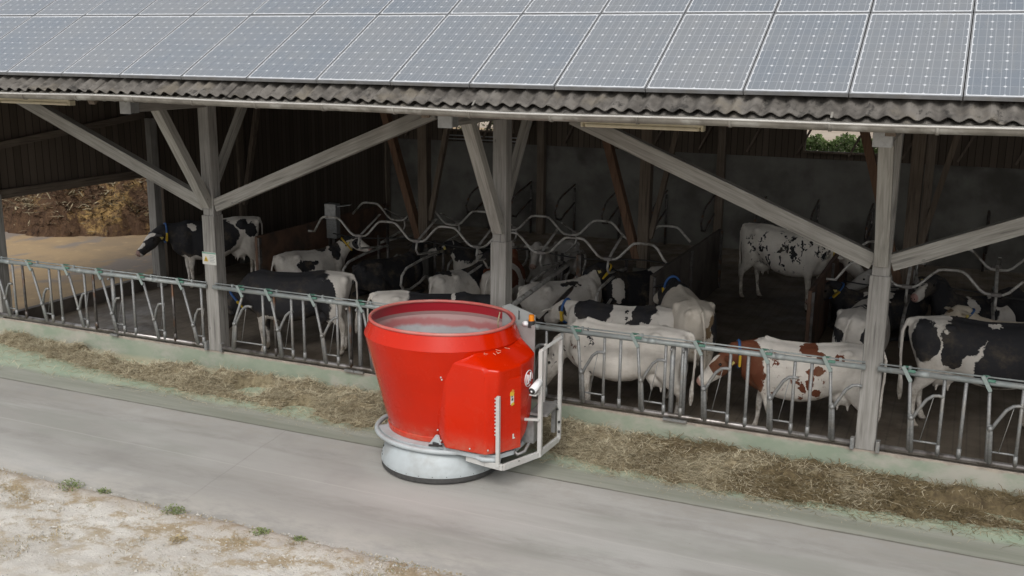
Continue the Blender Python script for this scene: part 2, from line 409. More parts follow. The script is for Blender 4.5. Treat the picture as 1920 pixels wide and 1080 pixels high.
    M['grey_box'] = simple('light_grey_cabinet', (.36, .37, .365), (.31, .32, .315), 5, .45, bump=.02, c3=(.27, .27, .26), s3=3)
    M['frame_white'] = simple('frame_tube_paint', (.50, .50, .48), (.43, .43, .41), 8, .4, bump=.02, c3=(.45, .44, .42), s3=5)
    M['tread'] = simple('grey_step_plate', (.30, .30, .29), (.24, .24, .235), 20, .5, .4, bump=.2)
    M['dark'] = simple('black_plastic', (.02, .02, .02), (.03, .03, .03), 10, .5)
    M['amber'] = simple('amber_lens', (.75, .24, .01), (.65, .2, .01), 6, .25, bump=0)
    M['white_plastic'] = simple('white_plastic', (.78, .79, .80), (.72, .73, .74), 6, .3, bump=0)
    M['yellow'] = simple('yellow_plastic', (.62, .42, .03), (.55, .36, .03), 8, .5, bump=0)
    M['orange'] = simple('orange_sticker', (.62, .22, .03), (.55, .2, .03), 8, .5, bump=0)
    M['tag_yellow'] = simple('pale_yellow_tag', (.62, .52, .16), (.55, .46, .13), 8, .5, bump=0)
    M['blue'] = simple('blue_strap', (.035, .11, .30), (.03, .09, .25), 12, .7, bump=0)
    M['eye'] = simple('dark_eye', (.012, .01, .01), (.02, .015, .012), 4, .15, bump=0)
    M['sign_white'] = simple('sign_white', (.62, .62, .58), (.55, .55, .51), 6, .5, bump=0)
    M['sign_green'] = simple('sign_header_green', (.2, .38, .3), (.18, .33, .27), 6, .5, bump=0)
    M['sign_text'] = simple('sign_text_grey', (.25, .27, .28), (.2, .22, .23), 6, .5, bump=0)
    # solar glass
    g = G('solar_cells', .22, spec=.6)
    p = g.sep(); CW = .1575
    u = g.math('ADD', g.math('DIVIDE', p[0], CW), 3.); v = g.math('ADD', g.math('DIVIDE', p[1], CW), 5.)
    fu = g.math('FRACT', u); fv = g.math('FRACT', v)
    du = g.math('MINIMUM', fu, g.math('SUBTRACT', 1., fu)); dv = g.math('MINIMUM', fv, g.math('SUBTRACT', 1., fv))
    line = g.step(g.math('MINIMUM', du, dv), .008, .022, .30, 0)
    dia = g.step(g.math('ADD', du, dv), .09, .135, .85, 0)
    bu = g.math('MINIMUM', g.math('ABSOLUTE', g.math('SUBTRACT', fu, .26)), g.math('ABSOLUTE', g.math('SUBTRACT', fu, .74)))
    bus = g.step(bu, .010, .026, .26, 0)
    ax = g.math('SUBTRACT', g.math('ABSOLUTE', g.math('SUBTRACT', u, 3.)), 3.); ay = g.math('SUBTRACT', g.math('ABSOLUTE', g.math('SUBTRACT', v, 5.)), 5.)
    outside = g.step(g.math('MAXIMUM', ax, ay), -.005, .01)
    k = g.math('MAXIMUM', g.math('MAXIMUM', line, dia), g.math('MAXIMUM', bus, outside))
    oi = g.nt.nodes.new('ShaderNodeObjectInfo')
    cell = g.mix(oi.outputs['Random'], (.165, .19, .22), (.20, .215, .232))  # cell colour lightened to hold some of the sky's reflection
    dirt = g.step(g.noise(1.6, 5, .6, g.vmath('ADD', g.obj, oi.outputs['Location'])), .3, .7, 0, .35)
    cell = g.mix(dirt, cell, (.23, .235, .235))
    dr_ = g.step(g.noise(4, 5, .7, g.mapping(scale=(3, .5, 1), vec=g.vmath('ADD', g.obj, oi.outputs['Location']))), .55, .75, 0, .3)
    cell = g.mix(dr_, cell, (.25, .25, .24))
    g.color(g.mix(k, cell, (.62, .64, .66))); g.rough(g.step(g.noise(2, 4, .6), .3, .7, .2, .34)); M['solar'] = g.m
    M['alu'] = simple('panel_frame_aluminium', (.38, .39, .40), (.30, .31, .32), 10, .4, .5, bump=.03, c3=(.3, .3, .29), s3=4)
make_mats()

# ------------------------------------------------------------------ ground and roads
def make_setting():
    mb = MB(); mb.add([(-400, -300, -.03), (400, -300, -.03), (400, 600, -.03), (-400, 600, -.03)], [(0, 1, 2, 3)])
    tag(mb.build('ground', M['field']), kind='structure')
    def gz(x, y):
        near = max(0, min(1, (y+4.75)/.35))
        return -.006 + .016*mnoise.noise(Vector((x*1.3, y*1.3, 0))) + .018*mnoise.noise(Vector((x*9, y*9, 4))) + .010*near - .075*max(0, min(1, (y+4.40)/.14))
    tag(grid_mesh('gravel_ground', -16, 18, -14, -4.24, 600, 190, lambda x, y: gz(x, y) + .006, M['gravel']), kind='structure')
    # concrete road with an irregular outer edge
    xs = np.linspace(-40, 40, 641); vs = []; fs = []
    for i, x in enumerate(xs):
        e = -4.46 + .05*mnoise.noise(Vector((x*.9, 3, 0))) + .025*mnoise.noise(Vector((x*5, 7, 0)))
        vs += [(x, e, -.02), (x, e+.012, .0), (x, -1.72, .0)]
        if i: b = 3*i; fs += [(b-3, b, b+1, b-2), (b-2, b+1, b+2, b-1)]
    mb = MB(); mb.add(vs, fs); tag(mb.build('road', M['concrete']), kind='structure')
    mb = MB(); xs = np.linspace(-40, 40, 801); vs = []; fs = []
    for i, x in enumerate(xs):
        e = -1.745 + .012*mnoise.noise(Vector((x*2, 1, 0))) + .006*mnoise.noise(Vector((x*11, 1, 0)))
        vs += [(x, e, .004), (x, -.11, .004)]
        if i: b = 2*i; fs += [(b-2, b, b+1, b-1)]
    mb.add(vs, fs); tag(mb.build('feed_path', M['green_floor']), kind='structure')
    mb = MB(); mb.box((7.5, 7.3, .03), (25, 14.3, .14)); tag(mb.build('barn_floor', M['floor_in']), kind='structure')
    def lying(x0, x1):
        return lambda x, y: .20 + .03*mnoise.noise(Vector((x*2, y*2, 5)))
    for x0, x1 in ((-2.28, 5.95), (8.72, 19.5)):
        tag(grid_mesh('stall_bed', x0, x1, 4.3, 9.7, 80, 50, lying(x0, x1), M['bedding']), 
            kind='structure')
    # yard to the left, higher than the alley
    tag(grid_mesh('yard', -34, -5.06, .1, 45, 60, 80, lambda x, y: .37+.01*mnoise.noise(Vector((x, y, 0))), M['yard']), kind='structure')
make_setting()

def timber(name, a, b, w, h, m, parent, up=(0, 0, 1)):
    a, b = Vector(a), Vector(b); t = b-a; L = t.length; t.normalize(); sd = Vector(up).cross(t).normalized(); u = t.cross(sd)
    mb = MB(); mb.box((0, 0, 0), (L, w, h), bev=.008); o = mb.build(name, m, parent)
    mt = Matrix((t, sd, u)).transposed().to_4x4(); mt.translation = (a+b)/2; o.matrix_local = mt; return o

# ------------------------------------------------------------------ barn (one building, fixed parts)
SL = R(28.5); CS, SN = math.cos(SL), math.sin(SL)
def build_barn():
    barn = empty('barn', (0, 0, 0), 0, 'long open timber cattle barn with grey corrugated roof and half open front', 'barn')
    # kerb of the feed fence
    mb = MB(); mb.box((7, .02, .2), (50, .26, .402), bev=.012); mb.build('kerb', M['kerb'], barn)
    # front posts, outer sleeve, braces
    for x in (-4.84, 0, 5, 10, 15):
        mb = MB(); mb.box((x, 0, 2.4), (.2, .2, 3.998), bev=.008); p = mb.build('post', M['wood_z'], barn)
        mb = MB(); mb.box((x-.003, -.004, 1.5), (.235, .235, 2.2), bev=.01); mb.build('post_sleeve', M['wood_z'], p)
        # braces towards the alley and the inside
        if x > -1:
            timber('brace', (x-.002, -.09, 2.75), (x-.002, -1.12, 4.4), .14, .16, M['wood_x'], barn, up=(1, 0, 0))
            timber('brace', (x+.002, .09, 3.1), (x+.002, .98, 4.4), .1, .12, M['wood_x'], barn, up=(1, 0, 0))
        mb = MB(); mb.box((x, 3.45, 4.37), (.16, 10.3, .18), bev=.006); mb.build('beam', M['wood_y'], barn)
        mb = MB(); mb.box((x-.001, -1.69, 4.37), (.19, .03, .22), bev=.004); mb.box((x-.001, -1.62, 4.484), (.2, .16, .008)); mb.box((x+.098, -1.62, 4.37), (.006, .16, .2)); mb.build('beam_cap', M['cap'], barn)
    for x in (0, 10):
        for s in (-1, 1):
            a = (x+s*.1, -.003, 2.76); b = (x+s*3.98, -.003, 4.34)
            timber('brace', a, b, .15, .2, M['wood_x'], barn)
    mb = MB(); mb.box((7.5, 0, 4.56), (27, .16, .2), bev=.006); mb.build('beam', M['wood_x'], barn)
    # indoor row of columns with slanting braces
    for x in (-5, 0, 5, 10, 15):
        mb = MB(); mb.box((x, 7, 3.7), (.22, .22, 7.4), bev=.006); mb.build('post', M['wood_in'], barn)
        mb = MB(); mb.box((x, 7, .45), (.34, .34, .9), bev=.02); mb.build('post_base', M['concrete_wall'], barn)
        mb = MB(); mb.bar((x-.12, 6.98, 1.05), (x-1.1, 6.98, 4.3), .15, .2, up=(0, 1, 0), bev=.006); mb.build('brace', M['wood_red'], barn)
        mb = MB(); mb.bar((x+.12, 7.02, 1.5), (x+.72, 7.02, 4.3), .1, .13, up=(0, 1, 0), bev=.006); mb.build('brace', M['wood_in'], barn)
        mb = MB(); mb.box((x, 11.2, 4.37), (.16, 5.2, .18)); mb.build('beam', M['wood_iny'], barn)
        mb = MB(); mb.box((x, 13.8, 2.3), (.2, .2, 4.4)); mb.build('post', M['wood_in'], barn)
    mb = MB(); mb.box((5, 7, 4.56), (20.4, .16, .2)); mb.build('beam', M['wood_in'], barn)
    # back wall: concrete below, boards with openings above
    mb = MB(); mb.box((7.5, 14.1, 1.27), (25.2, .2, 2.56)); mb.build('back_wall', M['concrete_wall'], barn)
    mb = MB()
    for x0, x1, z0, z1 in ((-5.1, -2.95, 2.55, 4.75), (-2.95, -.95, 2.55, 2.85), (-2.95, -.95, 3.55, 4.75), (-.95, 7.0, 2.55, 4.75),
                           (7.0, 9.35, 2.55, 2.70), (7.0, 9.35, 3.6, 4.75), (9.35, 20.1, 2.55, 4.75)):
        mb.box(((x0+x1)/2, 14.12, (z0+z1)/2), (x1-x0, .08, z1-z0))
    mb.build('board_wall', M['boards_x'], barn)
    for x0, x1, z0, z1 in ((7.0, 9.35, 2.7, 3.6), (-2.95, -.95, 2.85, 3.55)):
        mb = MB(); t = .05
        mb.box(((x0+x1)/2, 14.05, z0+t/2), (x1-x0, .1, t)); mb.box(((x0+x1)/2, 14.05, z1-t/2), (x1-x0, .1, t))
        mb.box((x0+t/2, 14.052, (z0+z1)/2), (t, .1, z1-z0-2*t)); mb.box((x1-t/2, 14.052, (z0+z1)/2), (t, .1, z1-z0-2*t))
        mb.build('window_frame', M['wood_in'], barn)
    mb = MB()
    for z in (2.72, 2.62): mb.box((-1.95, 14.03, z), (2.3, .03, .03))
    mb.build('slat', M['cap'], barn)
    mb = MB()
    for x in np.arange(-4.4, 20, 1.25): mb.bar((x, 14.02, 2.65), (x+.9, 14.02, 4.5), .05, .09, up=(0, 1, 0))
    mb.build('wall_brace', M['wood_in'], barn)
    # left gable wall: an opening near the alley, boards above it
    mb = MB(); mb.box((-5, 9.25, 3.0), (.09, 9.7, 6)); mb.box((-5, 2.16, 4.3), (.09, 4.47, 3.4))
    mb.add([(-5.045, .0, 6.0), (-5.045, 14, 6.0), (-5.045, 6.6, 9.0), (-4.955, 0, 6.0), (-4.955, 14, 6.0), (-4.955, 6.6, 9.0)], [(0, 2, 1), (3, 4, 5)])
    mb.build('side_wall', M['boards_y'], barn)
    mb = MB(); mb.box((-4.9, 1.98, 2.58), (.12, 3.7, .16), bev=.006); mb.build('beam', M['wood_iny'], barn)
    mb = MB(); mb.bar((-4.9, .12, 3.42), (-4.9, 3.9, 3.78), .1, .13, bev=.006); mb.build('beam', M['wood_iny'], barn)
    mb = MB(); mb.box((-4.92, 4.08, 1.9), (.2, .2, 3.6), bev=.008); mb.build('post', M['wood_z'], barn)
    mb = MB(); mb.box((-4.99, 2.1, .20), (.13, 4.0, .36), bev=.01); mb.build('sill', M['board_grey'], barn)  # dark board material stands in for shade on the sill's inner face
    # right gable wall (out of the picture)
    mb = MB(); mb.box((20.1, 7.1, 3), (.09, 14, 6)); mb.build('side_wall', M['boards_y'], barn)
    # corrugated front slope as overlapping sheets, each with its scalloped edge piece
    PITCH = .177
    y0, z0 = -2.66, 4.605
    rng = random.Random(3)
    x = -6.0; k = 0
    mb = MB(); fp = MB()
    while x < 20.2:
        W = PITCH*6; n = 6*10+5
        dz = rng.uniform(-.004, .006); dy = rng.uniform(-.012, .012)
        prof = [(x-.03+i*PITCH/10, .023*math.cos(2*math.pi*(x-.03+i*PITCH/10)/PITCH)) for i in range(n)]
        vs = []
        lift = .008 if k % 2 else 0.
        for s_, t_ in ((0., 0.), (0., .008), (1.6, .008), (10.3, .008)):
            for px, h in prof:
                hh = h + t_ + dz + lift
                vs.append((px, y0+dy+s_*CS - hh*SN, z0+s_*SN + hh*CS))
        fs = [(r*n+i, r*n+i+1, (r+1)*n+i+1, (r+1)*n+i) for r in range(3) for i in range(n-1)]
        mb.add(vs, fs, False)
        # short lower course showing under the sheet edge
        vs = []
        for s_, t_ in ((-.085, -.014), (-.085, 0.), (.5, 0.)):
            for i in range(n):
                px, h = prof[i]; hh = h*1.0-.05+t_+dz*.5
                vs.append((px, y0+dy*.5+s_*CS-hh*SN, z0+s_*SN+hh*CS))
        fp.add(vs, [(r*n+i, r*n+i+1, (r+1)*n+i+1, (r+1)*n+i) for r in range(2) for i in range(n-1)], False)
        x += W; k += 1
    roof = mb.build('roof', M['fibre'], barn)
    fp.build('lower_course', M['fibre'], roof)
    mb = MB(); yr, zr = y0+10.3*CS, z0+10.3*SN
    LIGHT_GAP = .5   # made-up ridge gap, added to let daylight reach the cows
    mb.add([(-6, yr+LIGHT_GAP, zr-.02), (20.2, yr+LIGHT_GAP, zr-.02), (20.2, yr+LIGHT_GAP+10*CS, z0), (-6, yr+LIGHT_GAP+10*CS, z0)], [(0, 1, 2, 3)])
    mb.build('roof', M['fibre'], barn)
    # purlins under the roof
    for s_ in (.35, 1.3, 2.6, 3.9, 5.2, 6.5, 7.8, 9.1):
        yy, zz = y0+s_*CS, z0+s_*SN-.13
        if s_ < 2.8 and s_ > 1: zz += 0
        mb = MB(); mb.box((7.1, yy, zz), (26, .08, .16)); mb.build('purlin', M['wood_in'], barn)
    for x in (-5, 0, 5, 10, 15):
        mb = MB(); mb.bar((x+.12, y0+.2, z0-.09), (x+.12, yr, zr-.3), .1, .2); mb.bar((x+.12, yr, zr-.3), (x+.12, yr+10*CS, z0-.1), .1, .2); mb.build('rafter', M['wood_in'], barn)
    # gutter with brackets
    g = MB(); gy, gz, gr = -2.815, 4.556, .064
    X = np.arange(-6.5, 20.3, .45)
    def sag(x): return .012*math.sin(x*.55+1) + .006*math.sin(x*1.7)
    n = 10; vs = []
    for x in X:
        for i in range(n+1):
            a = math.pi + math.pi*i/n; vs.append((x, gy+gr*math.cos(a), gz+sag(x)+gr*math.sin(a)))
        vs.append((x, gy+gr-.004, gz+sag(x)+.02))
    m = n+2
    g.add(vs, [(i*m+j, i*m+j+1, (i+1)*m+j+1, (i+1)*m+j) for i in range(len(X)-1) for j in range(m-1)], True)
    gut = g.build('gutter', M['gutter'], barn)
    g = MB(); g.tube([(x, gy-gr, gz+sag(x)+.006) for x in X], .012, 6); g.build('gutter_rim', M['gutter_rim'], gut)
    for i, x in enumerate(np.arange(-6.2, 20, .93)):
        b = MB(); b.lathe([(gr+.004, -.014), (gr+.009, -.014), (gr+.009, .014), (gr+.004, .014)], n=12, a0=math.pi, a1=2*math.pi)
        b.v = [(x+v[2], gy+v[0], gz+sag(x)+v[1]) for v in b.v]
        if i % 4 == 1:
            b.bar((x, gy+.03, gz+.05), (x, gy+.10, gz+.10), .02, .006)
        b.build('gutter_bracket', M['gutter'], gut)
build_barn()

# ------------------------------------------------------------------ solar panels
def build_panels():
    root = empty('solar_panel'); F = .011
    mb = MB(); mb.box((0, 0, .0), (.962, 1.615, .004)); 
    glass = mb.build('cell_sheet', M['solar'], root); glass.location = (0, 0, .017)
    mb = MB()
    for s in (-1, 1):
        mb.box((s*.488, 0, 0), (.014, 1.65, .042)); mb.box((0, s*.8165, .0008), (.962, .017, .040))
    mb.box((0, 0, -.012), (.962, 1.61, .003))
    mb.build('frame', M['alu'], root)
    x0, ye, ze = -1.280, -2.508, 4.800
    rx = Matrix.Rotation(SL, 4, 'X'); first = True
    cl = MB()
    for row, (ka, kb) in enumerate(((-2, 13), (-4, 13))):
        for k in range(ka, kb):
            o = root if first else copy_tree(root); first = False
            d = .83+row*1.664
            o.location = (x0+k+.5, ye+d*CS, ze+d*SN); o.rotation_euler = (SL+random.uniform(-.003, .003), random.uniform(-.002, .002), 0)
            names = ['first', 'second', 'third', 'fourth', 'fifth', 'sixth', 'seventh', 'eighth', 'ninth', 'tenth', 'eleventh', 'twelfth', 'thirteenth', 'fourteenth', 'fifteenth', 'sixteenth', 'seventeenth']
            tag(o, 'solar panel in the %s roof row, %s from the right edge of the picture' % (('lower', 'upper')[row], names[12-k]), 'solar panel', 'solar panels on the barn roof')
        # clamps between panels
    sup = None
build_panels()

# ------------------------------------------------------------------ lamps, sign, box
def build_fixtures():
    for x, lab in ((7.25, 'cream fluorescent batten lamp under the gutter between the middle and right posts'), (-2.45, 'cream fluorescent batten lamp under the gutter at the left edge')):
        t = empty('batten_lamp', (x, -1.0, 4.33), 0, lab, 'lamp', 'batten lamps under the eave')
        mb = MB(); mb.box((0, 0, .03), (1.46, .1, .05), bev=.015); mb.build('housing', M['cream'], t)
        mb = MB(); mb.box((0, 0, -.015), (1.40, .12, .045), bev=.02); mb.build('diffuser', M['cream'], t)
        for s in (-1, 1):
            mb = MB(); mb.box((s*.735, 0, 0), (.03, .125, .075), bev=.01); mb.build('end_cap', M['cream'], t)
        mb = MB(); mb.box((-.5, 0, .16), (.02, .02, .22)); mb.box((.5, 0, .16), (.02, .02, .22)); mb.build('hanger', M['galv_dark'], t)
    t = empty('warning_sign', (-.005, -.128, 1.92), 0, 'small white warning sign with a yellow triangle on the left front post', 'sign')
    mb = MB(); mb.box((0, 0, 0), (.27, .006, .2), bev=.002); mb.build('board', M['sign_white'], t)
    mb = MB(); mb.box((0, -.005, .085), (.266, .004, .022)); mb.build('header', M['sign_green'], t)
    mb = MB(); mb.prism([(-.105, -.05), (-.02, -.05), (-.0625, .035)], -.002, .002); mb.v = [(v[0], -.005+v[2], v[1]) for v in mb.v]; mb.build('warning_triangle', M['yellow'], t)
    mb = MB(); mb.box((-.0625, -.009, -.012), (.012, .003, .03)); mb.box((-.0625, -.009, -.036), (.012, .003, .01)); mb.build('pictogram', M['dark'], t)
    mb = MB()
    for i in range(5): mb.box((.06 - (i % 2)*.008, -.005, .045-i*.024), (.1-(i % 2)*.016, .003, .006))
    mb.build('text_lines', M['sign_text'], t)
    t = empty('control_box', (-1.95, 6.32, 1.5), 0, 'grey sheet metal box on a post at the end of the brown board partition', 'box')
    mb = MB(); mb.box((0, 0, .14), (.29, .2, .34), bev=.01); mb.build('lid', M['cap'], t)
    mb = MB(); mb.box((0, .02, -.25), (.27, .16, .42), bev=.01); mb.build('housing', M['galv'], t)
    mb = MB(); mb.box((0, .04, -.88), (.07, .07, .84)); mb.build('stand', M['galv_dark'], t)
    mb = MB(); mb.bar((.15, 0, .26), (.42, .1, .3), .18, .01); mb.build('flap', M['cap'], t)
build_fixtures()

# ------------------------------------------------------------------ feed barriers (headlocks)
def build_barriers():
    ZR, ZB = 1.47, .475
    clips = {0: (-4.75, -3.87, -3.02, -2.28, -1.38, -.57), 1: (.62, 1.15, 1.96, 2.80, 3.6, 4.4), 2: (5.35, 6.19, 7.03, 7.88, 8.73, 9.49), 3: (10.41, 11.28, 12.1, 12.95, 13.8, 14.5)}
    posts = {0: (-2.1,), 1: (2.55, 2.72), 2: (7.52, 7.68), 3: (12.6,)}
    labs = ['galvanised headlock feed barrier left of the left post, all its locks tilted open', 'galvanised headlock feed barrier between the left post and the red robot',
            'galvanised headlock feed barrier between the red robot and the right post', 'galvanised headlock feed barrier right of the right post, cut by the picture edge']
    for b in range(4):
        xa, xb = -5+5*b+.13, 5*b-.13
        t = empty('feed_barrier', ((xa+xb)/2, 0, .4), 0, labs[b], 'feed barrier', 'headlock feed barriers along the alley'); ox = (xa+xb)/2
        def bd(mb, name, m, par=t):
            mb.v = [(v[0]-ox, v[1], v[2]-.4) for v in mb.v]; return mb.build(name, m, par)
        y = -.16
        mb = MB(); mb.tube([(xa-.06, y, ZR), (xb+.06, y, ZR)], .036, 12); 
        for xx in np.arange(xa+.4, xb, 1.66): mb.tube([(xx, y, ZR), (xx+.12, y, ZR)], .041, 12)
        bd(mb, 'top_rail', M['galv_rail'])
        mb = MB(); mb.tube([(xa-.04, y+.02, ZR+.058), (xb+.05, y+.02, ZR+.058)], .011, 8)
        for xx in np.arange(xa+.3, xb, .42*2): mb.box((xx, y+.02, ZR+.052), (.03, .03, .05))
        bd(mb, 'locking_rod', M['galv_rail'])
        mb = MB(); mb.tube([(xa, y+.03, ZB), (xb, y+.03, ZB)], .034, 12)
        bd(mb, 'bottom_rail', M['galv_warm'])
        for xx in (xa+.02, xb-.02):
            mb = MB(); mb.box((xx, y+.03, ZB-.0), (.05, .1, .14), bev=.006); bd(mb, 'bracket', M['galv'])
        for xx in posts[b]:
            mb = MB(); mb.tube([(xx, y+.07, .4), (xx, y+.07, ZR)], .035, 10); mb.box((xx, y+.05, .42), (.16, .12, .03)); mb.sphere((xx, y-.02, ZR-.08), .022, 8); bd(mb, 'steel_post', M['galv'])
        for i, c in enumerate(clips[b]):
            op = (b == 0) or (b == 1 and i > 0)
            lean = .18 if b == 0 else (.10 if op else (-.30 if b == 1 else .03))
            nxt = clips[b][i+1] if i+1 < 6 else xb + .35
            w = nxt-c if nxt-c > .6 else .8
            # lever that crosses the top rail
            mb = MB(); mb.bar((c-.055, y-.050, ZR+.085), (c+.045, y-.050, ZR-.095), .016, .045, up=(1, 0, 0), bev=.004); lv = bd(mb, 'release_lever', M['clip_bar'])
            mb = MB(); mb.box((c+.045, y-.045, ZR+.035), (.085, .03, .032), bev=.008); mb.bar((c-.05, y-.03, ZR+.08), (c+.02, y+.04, ZR+.06), .02, .02)
            bd(mb, 'green_latch', M['clip'])
            # swinging tube, Y fork and bent arm
            xm = c+.045+lean*.75; xb2 = c+.055+lean
            zf = .80 if b == 0 else .92
            mb = MB(); mb.tube([(c+.035, y-.02, ZR-.06), (xm, y+.0, zf), (xb2, y+.01, ZB+.02)], .021, 8)
            mb.tube([(xb2+.035, y+.01, ZB), (xm+.03, y+.0, zf-.05), (xm+.01, y, zf+.04)], [.03, .026, .02], 8)
            if b == 0: arm = [(xm+.02, y, zf-.03), (xm+.07, y, zf+.17), (xm+.13, y, zf+.27), (xm+.2, y, zf+.28)]
            else: arm = [(xm+.02, y, zf-.05), (xm+.08, y, zf+.08), (xm+.17, y, zf+.24), (xm+.24, y, zf+.30), (xm+.30, y, zf+.31), (min(xm+.36, c+.42), y, zf+.30)]
            mb.tube(arm, .021, 8); mb.sphere((xm+.02, y-.02, zf), .034, 8)
            bd(mb, 'swing_bar', M['galv'])
            xu = c + w*.48
            if xu < xb-.05:
                mb = MB(); mb.tube([(xu, y+.01, ZR), (xu, y+.01, ZB)], .021, 8); mb.tube([(xu, y+.01, ZB+.02), (xu, y+.01, ZB+.14)], .026, 8)
                mb.tube([(xb2+.03, y+.01, ZB+.15), (xu, y+.01, ZB+.15)], .013, 6); bd(mb, 'upright', M['galv'])
                mb = MB(); mb.tube([(xm+.25, y, zf+.3), (xm+.14, y-.01, ZB+.16)], .005, 4); bd(mb, 'chain', M['galv'])
            xv = c + w*.75
            if xv < xb-.04:
                mb = MB(); mb.tube([(xv, y+.01, ZR), (xv, y+.01, ZB)], .022, 8); mb.tube([(xv, y+.01, ZB+.02), (xv, y+.01, ZB+.13)], .027, 8); bd(mb, 'upright', M['galv'] if (i % 2 or b > 1) else M['galv_dark'])
build_barriers()

# ------------------------------------------------------------------ stalls
def wave_pts(x0, x1, phase, y, zl, zh, pitch):
    """flattened wave: low node at x = phase + k*pitch, straight flanks"""
    pts = []; k = math.floor((x0-phase)/pitch)-1
    prof = [(-.10, 0), (0, -.012), (.10, 0), (.16, .05), (.31, .27), (.36, .325), (.42, .34), (.58, .34), (.64, .325), (.69, .27), (.84, .05)]
    while phase+k*pitch < x1+pitch:
        for u, h in prof:
            x = phase+(k+u)*pitch
            if x0 <= x <= x1: pts.append((x, y, zl+h*(zh-zl)/.34))
        k += 1
    return pts
def build_stalls():
    rails = [(-1.62, 5.98, -.53, 5.13, 'wavy grey steel rail over the near side of the middle stalls'),
             (-2.0, 5.98, -.83, 7.22, 'wavy grey steel rail over the far side of the middle stalls'),
             (8.95, 16, 8.72, 5.13, 'wavy grey steel rail over the near side of the right hand stalls'),
             (8.9, 16, 8.75, 7.3, 'wavy grey steel rail over the far side of the right hand stalls')]
    for x0, x1, ph, y, lab in rails:
        mb = MB(); pts = wave_pts(x0, x1, ph, y, 1.4, 1.735, 1.35 if y < 6 else 1.39)
        if x0 in (-1.62, 8.95): pts = [(x0-.15, y, 1.40), (x0, y, 1.40)] + [p for p in pts if p[0] > x0+.08]
        if x0 == -1.62: pts += [(5.93, y, 1.47), (5.985, y, 1.42)]
        mb.tube(pts, .024, 8); o = mb.build('stall_rail', M['tube_in'])
        tag(o, lab, 'stall rail', 'wavy steel rails over the stalls')
    # dividers: bent pipe loops
    def divider(x, y, d, lab, first=[None]):
        if first[0] is None:
            t = empty('stall_divider')
            mb = MB(); mb.tube([(0, 0, 1.38), (0, .12, 1.15), (0, .35, 1.08), (0, -.25+.3, 1.12)], .02, 6)
            mb = MB()
            mb.tube([(0, .02, 1.40), (0, -.03, 1.22), (0, .05, 1.12), (0, .9, 1.02), (0, 1.15, .98)], .024, 6)
            mb.tube([(0, 1.15, 1.0), (0, .2, .98), (0, -.42, .92), (0, -.62, .80), (0, -.66, .62), (0, -.55, .50), (0, -.30, .46), (0, .1, .52), (0, .35, .60), (0, .50, .55), (0, .56, .40)], .027, 8)
            mb.build('loop', M['tube_in'], t)
            mb = MB(); mb.tube([(0, 1.15, .15), (0, 1.15, 1.18)], .034, 8); mb.build('stand', M['galv_dark'], t)
            mb = MB(); mb.bar((0, 0.0, 1.38), (.0, .85, 1.72), .05, .012); mb.build('strut', M['tube_in'], t)
            mb = MB(); mb.box((0, 0, 1.395), (.16, .07, .06), bev=.01); mb.build('rail_clamp', M['galv_warm'], t); first[0] = t; o = t
        else: o = copy_tree(first[0])
        o.location = (x, y, 0); o.rotation_euler = (0, 0, 0 if d > 0 else math.pi)
        tag(o, lab, 'stall divider', 'bent pipe stall dividers')
    ords = ['1st', '2nd', '3rd', '4th', '5th']
    for i in range(5): divider(-.53+1.35*i, 5.13, 1, 'bent pipe stall divider at the %s low point of the near middle wavy rail' % ords[i])
    for i in range(4): divider(-.83+1.39*i, 7.55, -1, 'bent pipe stall divider below the %s low point of the far middle wavy rail' % ords[i])
    for i, x in enumerate((10.1, 11.45, 12.8)): divider(x, 5.13, 1, 'bent pipe stall divider hanging below the %s low point of the near right wavy rail' % ords[i])
    for i, x in enumerate((10.14, 11.5)): divider(x, 7.6, -1, 'bent pipe stall divider below the %s low point of the far right wavy rail' % ords[i])
    # straps sagging between stands
    for x0, x1, lab in ((-1.7, 5.95, 'dark sagging strap strung along the middle stalls'), (9, 15, 'dark sagging strap strung along the right hand stalls')):
        mb = MB(); pts = []; n = int((x1-x0)/1.35)+1
        for i in range(n*8+1):
            x = x0+(x1-x0)*i/(n*8); pts.append((x, 5.95, 1.18+.05*abs(math.sin(math.pi*i/8)-1)*.8))
        mb.tube(pts, .014, 6); tag(mb.build('neck_strap', M['dark']), lab, 'strap')
    # board partitions
    for x, ya, yb, m, lab in ((-2.33, 4.07, 9.3, 'board_brown', 'tall brown board partition at the left end of the middle stalls'), (6.02, 4.05, 9.35, 'board_grey', 'tall dark board partition at the right end of the middle stalls'),
                              (8.68, 4.07, 9.3, 'board_brown', 'tall brown board partition left of the right hand stalls')):
        t = empty('partition', (x, (ya+yb)/2, 0), 0, lab, 'partition', 'board partitions beside the cow walkways')
        mb = MB(); mb.box((0, 0, .745), (.06, yb-ya, 1.31), bev=.006); mb.build('panel', M[m], t)
        for yy in (ya-(ya+yb)/2+.05, 0, yb-(ya+yb)/2-.05):
            mb = MB(); mb.box((.05, yy, .72), (.05, .08, 1.30)); mb.build('upright', M['galv_dark'], t)
    # far row of dividers against the back wall
    k = 0; src = None
    for x in np.arange(-1.6, 14, 1.3):
        if src is None:
            t = empty('wall_stall_divider'); mb = MB()
            mb.tube([(0, 1.5, 1.55), (0, .5, 1.35), (0, .25, 1.25), (0, .0, 1.0), (0, .1, .8), (0, .45, .72), (0, .7, .82), (0, 1.5, 1.05)], .03, 8); mb.build('loop', M['galv_dark'], t)
            mb = MB(); mb.tube([(0, 1.5, .1), (0, 1.5, 1.45)], .035, 8); mb.build('stand', M['galv_dark'], t); src = t; o = t
        else: o = copy_tree(src)
        o.location = (x, 12.3, 0); k += 1
        nth = ['first', 'second', 'third', 'fourth', 'fifth', 'sixth', 'seventh', 'eighth', 'ninth', 'tenth', 'eleventh', 'twelfth', 'thirteenth'][k-1]
